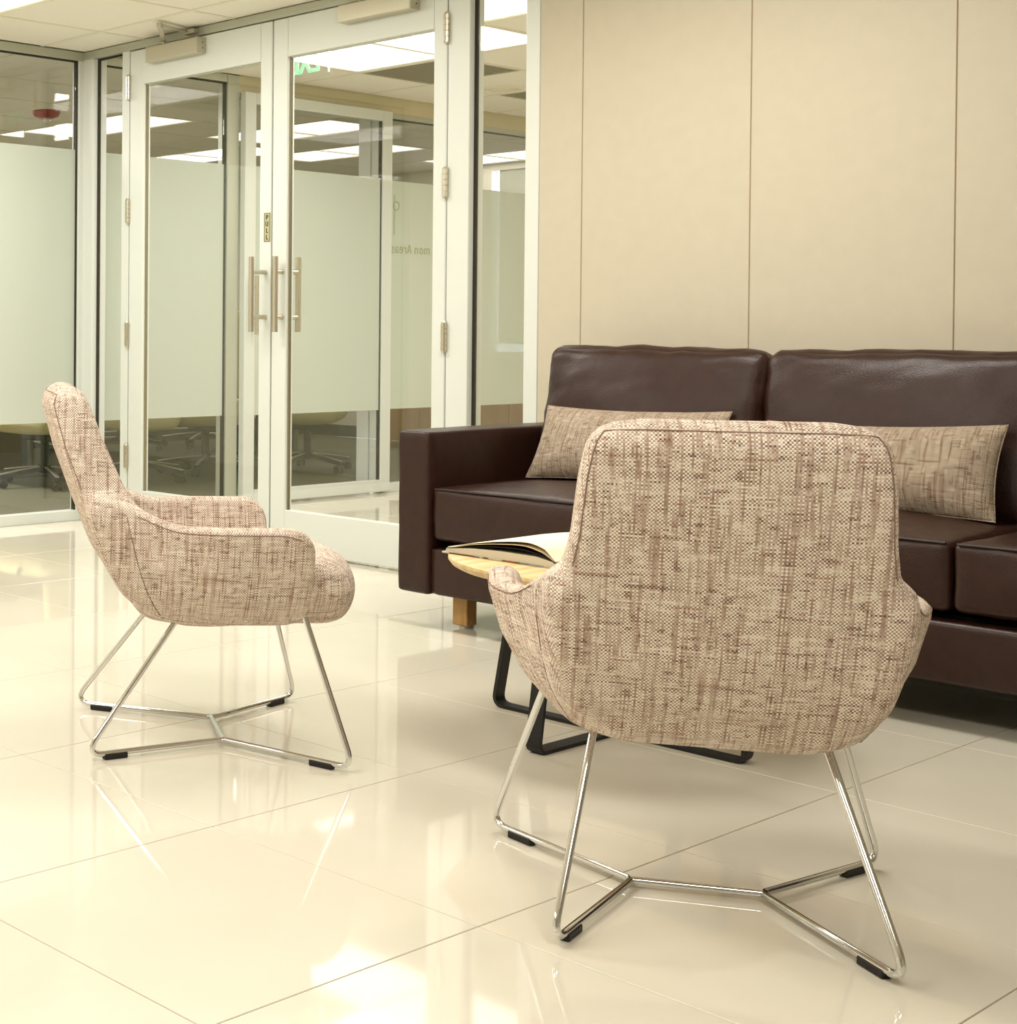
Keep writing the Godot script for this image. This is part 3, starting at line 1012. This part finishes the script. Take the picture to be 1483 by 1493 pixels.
func shell_mesh() -> ArrayMesh:
	var cell := 0.0085
	var lo := Vector3(0.0, 0.245, -0.405)
	var nx := int(0.375 / cell) + 1
	var ny := int(0.605 / cell) + 1
	var nz := int(0.80 / cell) + 1
	var F := PackedFloat32Array()
	F.resize((nx + 1) * (ny + 1) * (nz + 1))
	var sx := 1
	var sy := nx + 1
	var sz := (nx + 1) * (ny + 1)
	for k in nz + 1:
		for j in ny + 1:
			for i in nx + 1:
				F[i + j * sy + k * sz] = chair_field(lo + Vector3(i, j, k) * cell)
	# surface nets on the right half (x >= 0), mirrored; index of cell (i,j,k) with i from -1
	var V := PackedVector3Array()
	var at := {}
	for k in nz:
		for j in ny:
			for i in range(-1, nx):
				var inside := 0
				var c := []
				for q in 8:
					var ii := i + (q & 1)
					var f := F[absi(ii) + (j + ((q >> 1) & 1)) * sy + (k + (q >> 2)) * sz]
					c.append(f)
					if f < 0.0:
						inside += 1
				if inside == 0 or inside == 8:
					continue
				var sum := Vector3.ZERO
				var n := 0
				for e in [[0, 1], [2, 3], [4, 5], [6, 7], [0, 2], [1, 3], [4, 6], [5, 7], [0, 4], [1, 5], [2, 6], [3, 7]]:
					var a: float = c[e[0]]
					var b: float = c[e[1]]
					if (a < 0.0) != (b < 0.0):
						var t := a / (a - b)
						var pa := Vector3(e[0] & 1, (e[0] >> 1) & 1, e[0] >> 2)
						var pb := Vector3(e[1] & 1, (e[1] >> 1) & 1, e[1] >> 2)
						sum += pa.lerp(pb, t)
						n += 1
				at[Vector3i(i, j, k)] = V.size()
				V.append(lo + (Vector3(i, j, k) + sum / n) * cell)
	var N := PackedVector3Array()
	var e := 0.002
	for p in V:
		N.append(Vector3(chair_field(p + Vector3(e, 0, 0)) - chair_field(p - Vector3(e, 0, 0)), chair_field(p + Vector3(0, e, 0)) - chair_field(p - Vector3(0, e, 0)), chair_field(p + Vector3(0, 0, e)) - chair_field(p - Vector3(0, 0, e))).normalized())
	var I := PackedInt32Array()
	var mid := PackedInt32Array()
	var dirs := [[Vector3i(1, 0, 0), Vector3i(0, -1, 0), Vector3i(0, 0, -1)], [Vector3i(0, 1, 0), Vector3i(0, 0, -1), Vector3i(-1, 0, 0)], [Vector3i(0, 0, 1), Vector3i(-1, 0, 0), Vector3i(0, -1, 0)]]
	for k in range(1, nz):
		for j in range(1, ny):
			for i in range(0, nx):
				var f0 := F[i + j * sy + k * sz]
				for d in dirs:
					var g: Vector3i = Vector3i(i, j, k) + d[0]
					var f1 := F[g.x + g.y * sy + g.z * sz]
					if (f0 < 0.0) == (f1 < 0.0):
						continue
					var c0 := Vector3i(i, j, k)
					var q := [at.get(c0, -1), at.get(c0 + d[1], -1), at.get(c0 + d[1] + d[2], -1), at.get(c0 + d[2], -1)]
					if q.min() < 0:
						continue
					var nn := Vector3(d[0]) * (1.0 if f0 < 0.0 else -1.0)
					var split := [[0, 1, 2], [0, 2, 3]]
					var av: Vector3 = N[q[0]] + N[q[1]] + N[q[2]] + N[q[3]]
					var bad := false
					for tr in split:
						var tn: Vector3 = (V[q[tr[0]]] - V[q[tr[2]]]).cross(V[q[tr[0]]] - V[q[tr[1]]])
						if tn.dot(av) * (V[q[0]] - V[q[2]]).cross(V[q[1]] - V[q[3]]).dot(av) > 0.0:
							bad = true
					if bad:
						split = [[1, 2, 3], [1, 3, 0]]
					nn = av
					for tr in split:
						var a: int = q[tr[0]]
						var b: int = q[tr[1]]
						var c: int = q[tr[2]]
						if (V[a] - V[c]).cross(V[a] - V[b]).dot(nn) < 0.0:
							(mid if i == 0 and d[0].x == 0 else I).append_array([a, c, b])
						else:
							(mid if i == 0 and d[0].x == 0 else I).append_array([a, b, c])
	# mirror
	var nv := V.size()
	for i in nv:
		V.append(Vector3(-V[i].x, V[i].y, V[i].z))
		N.append(Vector3(-N[i].x, N[i].y, N[i].z))
	var ni := I.size()
	for i in range(0, ni, 3):
		I.append_array([I[i] + nv, I[i + 2] + nv, I[i + 1] + nv])
	I.append_array(mid)
	var arr := []
	arr.resize(Mesh.ARRAY_MAX)
	arr[Mesh.ARRAY_VERTEX] = V
	arr[Mesh.ARRAY_NORMAL] = N
	arr[Mesh.ARRAY_INDEX] = I
	var m := ArrayMesh.new()
	m.add_surface_from_arrays(Mesh.PRIMITIVE_TRIANGLES, arr)
	return m

# first point of the shell met from p along d
func meet(p: Vector3, d: Vector3) -> Vector3:
	for i in 80:
		var f := chair_field(p)
		if f < 0.0003:
			break
		p += d * maxf(f * 0.8, 0.0004)
	return p

func make_chair() -> Node3D:
	var t := Node3D.new()
	part(t, "upholstered_shell", shell_mesh(), M.tweed)
	# seams: round the rim of the back panel, and where the sides meet the back
	var rim := PackedVector3Array()
	var ys := [0.60, 0.65, 0.70, 0.74, 0.765, 0.785, 0.800, 0.811]
	var side := []
	for y in ys:
		var wb := table_at(WB, y)
		if y > 0.772:
			var q := clampf((y - 0.772) / 0.058, 0.0, 1.0)
			wb -= 0.052 * (1.0 - sqrt(1.0 - q * q))
		side.append(meet(Vector3(wb - 0.010, y, -0.6), Vector3(0, 0, 1)))
	for p in side:
		rim.append(Vector3(-p.x, p.y, p.z))
	for k in 15:
		var rx := -0.175 + k * 0.025
		rim.append(meet(Vector3(rx, 0.8150 - 0.0025 * smoothstep(0.13, 0.175, absf(rx)), -0.6), Vector3(0, 0, 1)))
	side.reverse()
	for p in side:
		rim.append(p)
	part(t, "seam", tube(rim, 0.0012, 5), M.seam)
	for s in [-1.0, 1.0]:
		var ln := PackedVector3Array()
		for q in [[0.270, 0.545, -0.20], [0.264, 0.50, -0.185], [0.254, 0.45, -0.17], [0.243, 0.41, -0.155], [0.229, 0.38, -0.14], [0.214, 0.350, -0.125], [0.200, 0.320, -0.11]]:
			ln.append(meet(Vector3(s * 0.9, q[1] - 0.0, q[2] - 0.55), Vector3(-s * (0.9 - q[0]), 0, 0.55).normalized()))
		part(t, "seam", tube(ln, 0.0015, 5), M.seam)
		# arm edge seam
		var ar := PackedVector3Array()
		for k in 15:
			var z := -0.17 + k * 0.0245
			var y := 0.5165 + 0.050 * smoothstep(-0.07, -0.25, z) - (0.012 if k == 14 else 0.003 if k == 13 else 0.0)
			ar.append(meet(Vector3(s * 0.6, y, z), Vector3(-s, 0, 0)))
		part(t, "seam", tube(ar, 0.0010, 5), M.seam)
	# wire base: on each side one bent rod from front leg over the floor to the back leg, a bar between them
	var r := 0.0066
	for s in [-1.0, 1.0]:
		var node := Vector3(s * 0.101, r + 0.006, 0.040)
		var pts := [Vector3(s * 0.228, 0.340, 0.195), Vector3(s * 0.331, r + 0.006, 0.288), node, Vector3(s * 0.245, r + 0.006, -0.290), Vector3(s * 0.166, 0.330, -0.058)]
		var path := PackedVector3Array()
		path.append_array(fillet([pts[0], pts[1], pts[2]], 0.026, 7))
		path.remove_at(path.size() - 1)
		var b := fillet([pts[2], pts[3], pts[4]], 0.026, 7)
		b.remove_at(0)
		path.append(node + (pts[1] - node).normalized() * 0.010)
		path.append(node + (pts[3] - node).normalized() * 0.010)
		path.append_array(b)
		part(t, "leg_frame", tube(path, r, 12), M.chrome)
		for f in [pts[1], pts[3]]:
			var d: Vector3 = (node - (f as Vector3)).normalized()
			var c: Vector3 = f + d * 0.078
			var g := part(t, "glide", bbox(Vector3(0.017, 0.0135, 0.058), 0.002), M.black, Vector3(c.x, 0.0068, c.z), Vector3(0, atan2(d.x, d.z), 0))
	part(t, "crossbar", rod(Vector3(-0.103, r + 0.006, 0.040), Vector3(0.103, r + 0.006, 0.040), r, 12), M.chrome)
	return t

func build_lounge_chairs() -> void:
	var proto := make_chair()
	var a := [
		["speckled beige tweed lounge chair seen from the side, near the glass doors", Vector3(2.521, 0, -2.614), Vector2(0.806, 0.592)],
		["speckled beige tweed lounge chair seen from behind, in front of the sofa", Vector3(2.455, 0, -1.343), Vector2(0.81, -0.587)],
	]
	for k in 2:
		var c: Node3D = proto if k == 0 else proto.duplicate()
		c.name = numbered("lounge_chair")
		add_child(c)
		c.position = a[k][1]
		c.rotation.y = atan2(a[k][2].x, a[k][2].y)
		c.set_meta("label", a[k][0])
		c.set_meta("category", "armchair")
		c.set_meta("group", "tweed lounge chairs")


# ---------------------------------------------------------------- side table and book
func build_table_and_book() -> void:
	var c := Vector3(3.335, 0, -2.04)
	var t := thing("coffee_table", "round pale wood coffee table on crossed black flat-steel legs", "table", c)
	var R := 0.386
	var T := 0.412
	part(t, "tabletop", lathe([Vector2(0, T - 0.026), Vector2(R - 0.020, T - 0.026), Vector2(R - 0.008, T - 0.020), Vector2(R, T - 0.010), Vector2(R, T - 0.003), Vector2(R - 0.003, T), Vector2(0, T)], 72, false), M.wood)
	var sec := PackedVector2Array([Vector2(-0.019, -0.0045), Vector2(0.019, -0.0045), Vector2(0.019, 0.0045), Vector2(-0.019, 0.0045)])
	for k in 2:
		var d := Vector3(0, 0, 1) if k == 0 else Vector3(1, 0, 0)
		var y0 := 0.0045
		var pts := [d * -0.262 + Vector3(0, T - 0.026, 0), d * -0.328 + Vector3(0, y0, 0), d * 0.328 + Vector3(0, y0, 0), d * 0.262 + Vector3(0, T - 0.026, 0)]
		part(t, "leg_loop", sweep(fillet(pts, 0.026, 6), sec, (pts[1] - pts[0]).cross(Vector3(d.z, 0, -d.x)).normalized(), false, false), M.iron)
	slab(t, "mount", Vector3(-0.28, T - 0.034, -0.03), Vector3(0.28, T - 0.026, 0.03), M.iron)
	slab(t, "mount", Vector3(-0.03, T - 0.034, -0.28), Vector3(0.03, T - 0.0262, 0.28), M.iron)

	var b := thing("open_book", "open book with lifted cream pages and colourful cover edge on coffee table", "book", Vector3(3.255, T, -2.045))
	var w := 0.320
	var hx := 0.155
	slab(b, "cover", Vector3(-hx, 0.0, -w), Vector3(hx, 0.0045, 0.32), M.cover, 0.001)
	# page blocks left and right of the spine: profile across z, extruded in x
	var prof := [[-w + 0.006, 0.0045], [-w + 0.010, 0.013], [-w + 0.09, 0.0205], [-0.16, 0.0225], [-0.06, 0.0215], [-0.015, 0.015], [0.0, 0.0045]]
	part(b, "page_block", extrude(prof, -hx + 0.006, hx - 0.006), M.edge)
	var mir := []
	for q in prof:
		mir.append([-q[0], q[1]])
	part(b, "page_block", extrude(mir, -hx + 0.006, hx - 0.006), M.edge)
	# lifted pages arching over the left block
	var sheets := [
		[[[-w + 0.012, 0.0145], [-0.24, 0.0240], [-0.17, 0.0320], [-0.10, 0.0345], [-0.045, 0.0280], [-0.004, 0.0150]], M.gap_black],  # black sheet stands for the shaded gap under the lifted pages
		[[[-w + 0.014, 0.0158], [-0.24, 0.0290], [-0.17, 0.0390], [-0.09, 0.0440], [-0.040, 0.0340], [-0.004, 0.0160]], M.page],
		[[[-w + 0.016, 0.0170], [-0.24, 0.0320], [-0.16, 0.0460], [-0.08, 0.0530], [-0.035, 0.0430], [-0.004, 0.0175]], M.paper],
	]
	for s in sheets:
		var top := smooth_line(s[0])
		var poly := []
		for q in top:
			poly.append(q)
		var back := top.duplicate()
		back.reverse()
		for q in back:
			poly.append([q[0], q[1] - 0.0012])
		part(b, "page", extrude(poly, -hx + 0.004, hx - 0.010), s[1])
	var rp := smooth_line([[0.004, 0.0175], [0.04, 0.030], [0.11, 0.036], [0.20, 0.030], [0.31, 0.015]])
	var poly2 := []
	for q in rp:
		poly2.append(q)
	rp.reverse()
	for q in rp:
		poly2.append([q[0], q[1] - 0.0012])
	part(b, "page", extrude(poly2, -hx + 0.004, hx - 0.010), M.paper)

func smooth_line(p: Array) -> Array:
	var out := []
	for i in p.size() - 1:
		var p0: Array = p[maxi(i - 1, 0)]
		var p3: Array = p[mini(i + 2, p.size() - 1)]
		for k in 5:
			var t := k / 5.0
			out.append([lerpf(p[i][0], p[i + 1][0], t), cubic_interpolate(p[i][1], p[i + 1][1], p0[1], p3[1], t)])
	out.append(p[p.size() - 1])
	return out

# closed profile of (z, y) carried from x0 to x1
func extrude(prof: Array, x0: float, x1: float) -> ArrayMesh:
	var st := begin(false)
	var P := PackedVector2Array()
	for q in prof:
		P.append(Vector2(q[0], q[1]))
	if Geometry2D.is_polygon_clockwise(P):
		P.reverse()
	var n := P.size()
	for i in n:
		var a := P[i]
		var b := P[(i + 1) % n]
		var nn := Vector3(0, -(b.x - a.x), b.y - a.y)
		quad(st, Vector3(x0, a.y, a.x), Vector3(x0, b.y, b.x), Vector3(x1, b.y, b.x), Vector3(x1, a.y, a.x), nn)
	var tr := Geometry2D.triangulate_polygon(P)
	for k in range(0, tr.size(), 3):
		for x in [x0, x1]:
			var v := []
			for q in 3:
				v.append(Vector3(x, P[tr[k + q]].y, P[tr[k + q]].x))
			tri(st, v[0], v[1], v[2], Vector3(-1 if x == x0 else 1, 0, 0))
	return done(st)


# ---------------------------------------------------------------- conference room
func make_office_chair() -> Node3D:
	var t := Node3D.new()
	part(t, "hub", lathe([Vector2(0, 0.085), Vector2(0.036, 0.085), Vector2(0.042, 0.10), Vector2(0.038, 0.135), Vector2(0, 0.135)], 16), M.dark)
	part(t, "column", rod(Vector3(0, 0.13, 0), Vector3(0, 0.30, 0), 0.026), M.dark)
	for k in 5:
		var a := TAU * k / 5.0 + 0.3
		var d := Vector3(cos(a), 0, sin(a))
		var sec := PackedVector2Array([Vector2(-0.020, -0.016), Vector2(0.020, -0.016), Vector2(0.016, 0.010), Vector2(-0.016, 0.010)])
		var l := part(t, "base_arm", sweep(PackedVector3Array([d * 0.02 + Vector3(0, 0.112, 0), d * 0.17 + Vector3(0, 0.097, 0), d * 0.315 + Vector3(0, 0.076, 0)]), sec, Vector3.UP, false, false), M.dark)
		part(l, "cap", sweep(PackedVector3Array([d * 0.04 + Vector3(0, 0.122, 0), d * 0.17 + Vector3(0, 0.109, 0), d * 0.318 + Vector3(0, 0.088, 0)]), PackedVector2Array([Vector2(-0.013, -0.003), Vector2(0.013, -0.003), Vector2(0.008, 0.004), Vector2(-0.008, 0.004)]), Vector3.UP, false, false), M.polish)
		var c := part(t, "caster", rod(d * 0.30 + Vector3(0, 0.05, 0), d * 0.30 + Vector3(0, 0.082, 0), 0.010), M.black)
		var sd := Vector3(-d.z, 0, d.x)
		for s in [-1.0, 1.0]:
			part(c, "wheel", rod(d * 0.30 + sd * s * 0.006 + Vector3(0, 0.031, 0), d * 0.30 + sd * s * 0.027 + Vector3(0, 0.031, 0), 0.027, 16), M.black)
	slab(t, "mechanism", Vector3(-0.08, 0.285, -0.10), Vector3(0.08, 0.325, 0.12), M.dark, 0.01)
	part(t, "seat_shell", soft_block(Vector3(0.56, 0.15, 0.52), 0.07, Vector3(0, 0.028, 0), 0.0, 2, 14), M.cream, Vector3(0, 0.418, 0.02))
	part(t, "backrest", soft_block(Vector3(0.46, 0.56, 0.07), 0.03, Vector3(0, 0.01, 0.02), 0.0, 2, 12), M.cream, Vector3(0, 0.80, -0.235), Vector3(-0.12, 0, 0))
	for s in [-1.0, 1.0]:
		part(t, "armrest", tube(fillet([Vector3(s * 0.20, 0.44, -0.05), Vector3(s * 0.285, 0.46, -0.05), Vector3(s * 0.285, 0.655, -0.02), Vector3(s * 0.285, 0.66, 0.18)], 0.03, 4), 0.014, 8), M.dark)
	return t

func build_conference_room() -> void:
	var t := thing("conference_table", "long dark conference table behind the frosted glass", "table", Vector3(7.2, 0.004, -8.15))
	slab(t, "tabletop", Vector3(-2.0, 0.70, -0.55), Vector3(2.0, 0.735, 0.55), M.dark, 0.006)
	for x in [-1.3, 1.3]:
		slab(t, "pedestal", Vector3(x - 0.30, 0.03, -0.04), Vector3(x + 0.30, 0.70, 0.04), M.dark, 0.004)
		slab(t, "foot", Vector3(x - 0.33, 0.0, -0.36), Vector3(x + 0.33, 0.03, 0.36), M.grey, 0.006)
		for s in [-1, 1]:
			part(t, "post", rod(Vector3(x + s * 0.34, 0.03, 0.0), Vector3(x + s * 0.34, 0.70, 0.0), 0.035), M.grey)
	slab(t, "modesty_panel", Vector3(-1.0, 0.25, -0.02), Vector3(1.0, 0.66, 0.02), M.dark, 0.003)

	var proto := make_office_chair()
	var near_ := [[5.70, -7.28, 0.20, "cream office chair with star base, leftmost, behind the tweed chair back"], [6.42, -7.22, 0.9, "cream office chair at left edge of the left door glass"], [7.10, -7.33, -0.35, "cream office chair behind the light post between the doors"], [7.86, -7.12, 0.55, "cream office chair with star base seen low through the right door"]]
	var far_ := [[6.0, -9.0, 0.1, "farther office chair across the table behind the leftmost pane"], [6.9, -9.05, 0.5, "farther office chair across the table, behind the tweed chair back"], [7.8, -9.0, 0.9, "farther office chair across the table, behind the left sidelight"], [8.72, -9.05, 0.2, "farther office chair with star base centred in the left door glass"]]
	var first := true
	for q in near_ + far_:
		var c: Node3D = proto if first else proto.duplicate()
		first = false
		c.name = numbered("office_chair")
		add_child(c)
		c.position = Vector3(q[0], 0.004, q[1])
		c.rotation.y = (PI if q[1] > -8.0 else 0.0) + q[2]
		c.set_meta("label", q[3])
		c.set_meta("category", "office chair")
		c.set_meta("group", "office chairs at the conference table")

	# low cabinet at the end wall
	var k := thing("credenza", "low warm wood cabinet at the end of the conference room", "cabinet", Vector3(10.28, 0.004, -7.30))
	slab(k, "body", Vector3(-0.235, 0.0, -1.0), Vector3(0.235, 0.44, 1.1), M.cabinet, 0.002)
	slab(k, "top", Vector3(-0.255, 0.44, -1.02), Vector3(0.24, 0.466, 1.12), M.cabinet, 0.003)
	for q in 5:
		slab(k, "cabinet_door", Vector3(-0.255, 0.03, -0.995 + q * 0.42), Vector3(-0.235, 0.435, -0.995 + q * 0.42 + 0.414), M.cabinet, 0.002)

	# plant on the cabinet
	var pl := thing("potted_plant", "bushy dark green plant blurred behind the frosted glass sidelight", "plant", Vector3(10.2, 0.474, -7.33))
	part(pl, "pot", lathe([Vector2(0, 0), Vector2(0.11, 0), Vector2(0.14, 0.09), Vector2(0.13, 0.09), Vector2(0.12, 0.07), Vector2(0, 0.07)], 20), M.pot)
	var lm := leaf_mesh()
	var r2 := RandomNumberGenerator.new()
	r2.seed = 5
	for q in 70:
		var a := r2.randf() * TAU
		var el := r2.randf_range(0.05, 1.35)
		var l := part(pl, "leaf", lm, M.leaf, Vector3(cos(a) * 0.03, 0.08, sin(a) * 0.03))
		l.basis = Basis(Vector3.UP, -a) * Basis(Vector3.BACK, el) * Basis.from_scale(Vector3.ONE * r2.randf_range(0.7, 1.2) * (1.3 - 0.45 * el))

func leaf_mesh() -> ArrayMesh:
	var st := begin(true)
	var n := 6
	for i in n:
		var a := float(i) / n
		var b := float(i + 1) / n
		var wa := 0.052 * sin(PI * clampf(a * 0.92 + 0.04, 0, 1))
		var wb := 0.052 * sin(PI * clampf(b * 0.92 + 0.04, 0, 1))
		var ya := 0.10 * a * (1 - a) - 0.06 * a * a
		var yb := 0.10 * b * (1 - b) - 0.06 * b * b
		for s in [-1.0, 1.0]:
			for f in [0.0, 0.0015]:
				quad(st, Vector3(a * 0.32, ya - f, 0), Vector3(b * 0.32, yb - f, 0), Vector3(b * 0.32, yb + 0.010 - f, s * wb), Vector3(a * 0.32, ya + 0.010 - f, s * wa), Vector3(0, 1 if f == 0.0 else -1, 0))
	return done(st)


# ---------------------------------------------------------------- things on the ceilings
func build_ceiling_things() -> void:
	for q in [[3, "grey return-air grille in the hall ceiling beside the dimmer light"], [5, "grey return-air grille farther down the hall ceiling, beyond the round speaker"]]:
		var g := thing("ceiling_grille", q[1], "vent", Vector3(GX + (q[0] + 0.5) * TL, H, GZ + 0.5 * TL), 0.0, "hall ceiling grilles")
		slab(g, "backing", Vector3(-0.296, 0.014, -0.296), Vector3(0.296, 0.024, 0.296), M.vent, 0.0)
		for s in [-1, 1]:
			slab(g, "frame", Vector3(s * 0.285 - 0.011, 0.002, -0.296), Vector3(s * 0.285 + 0.011, 0.014, 0.296), M.vent)
			slab(g, "frame", Vector3(-0.274, 0.002, s * 0.285 - 0.011), Vector3(0.274, 0.014, s * 0.285 + 0.011), M.vent)
		for k in 18:
			slab(g, "slat", Vector3(-0.274, 0.004, -0.258 + k * 0.0304 - 0.0045), Vector3(0.274, 0.014, -0.258 + k * 0.0304 + 0.0045), M.vent, 0.0)
	var sp := thing("ceiling_speaker", "round white speaker in the hall ceiling between the grilles", "speaker", Vector3(7.46, H + 0.004, -5.30))
	part(sp, "trim_ring", lathe([Vector2(0.088, 0.0), Vector2(0.088, -0.008), Vector2(0.096, -0.014), Vector2(0.108, -0.010), Vector2(0.110, 0.0)], 32), M.bar)
	part(sp, "mesh_cover", lathe([Vector2(0, -0.010), Vector2(0.05, -0.009), Vector2(0.088, -0.004), Vector2(0.088, 0.0), Vector2(0, 0.0)], 32), M.bar)

	var st := thing("alarm_strobe", "red ceiling fire alarm with clear strobe behind the left pane", "fire alarm", Vector3(5.998, H + 0.004, -7.662))
	part(st, "housing", lathe([Vector2(0, 0.0), Vector2(0.088, 0.0), Vector2(0.090, -0.012), Vector2(0.078, -0.034), Vector2(0.050, -0.044), Vector2(0, -0.046)], 32), M.red)
	part(st, "lens", lathe([Vector2(0, -0.046), Vector2(0.026, -0.046), Vector2(0.024, -0.066), Vector2(0.014, -0.074), Vector2(0, -0.075)], 20), M.strobe)

	var ex := thing("exit_sign", "hanging clear panel with green EXIT letters, standing in for a reflected sign", "exit sign", Vector3(5.30, 2.20, -4.82))  # hall sign added in place of a lobby sign mirrored by the doors
	slab(ex, "panel", Vector3(-0.003, -0.075, -0.135), Vector3(0.003, 0.085, 0.135), M.glass, 0.0)
	slab(ex, "edge", Vector3(-0.004, -0.060, 0.128), Vector3(0.004, 0.085, 0.133), M.lamp_soft, 0.0)
	slab(ex, "housing", Vector3(-0.025, 0.085, -0.15), Vector3(0.025, 0.120, 0.15), M.frame)
	slab(ex, "canopy", Vector3(-0.03, 0.120, -0.05), Vector3(0.03, H - 2.20 + 0.004, 0.05), M.frame)
	var k := 0
	for ch in ["T", "I", "X", "E"]:
		var p: float = [-0.135, -0.068, -0.018, 0.045][k]
		part(ex, "letter", text_mesh(ch, 0.100, 0.0015), M.green, Vector3(0.0045, 0.0, p), Vector3(0, PI / 2, 0))
		k += 1
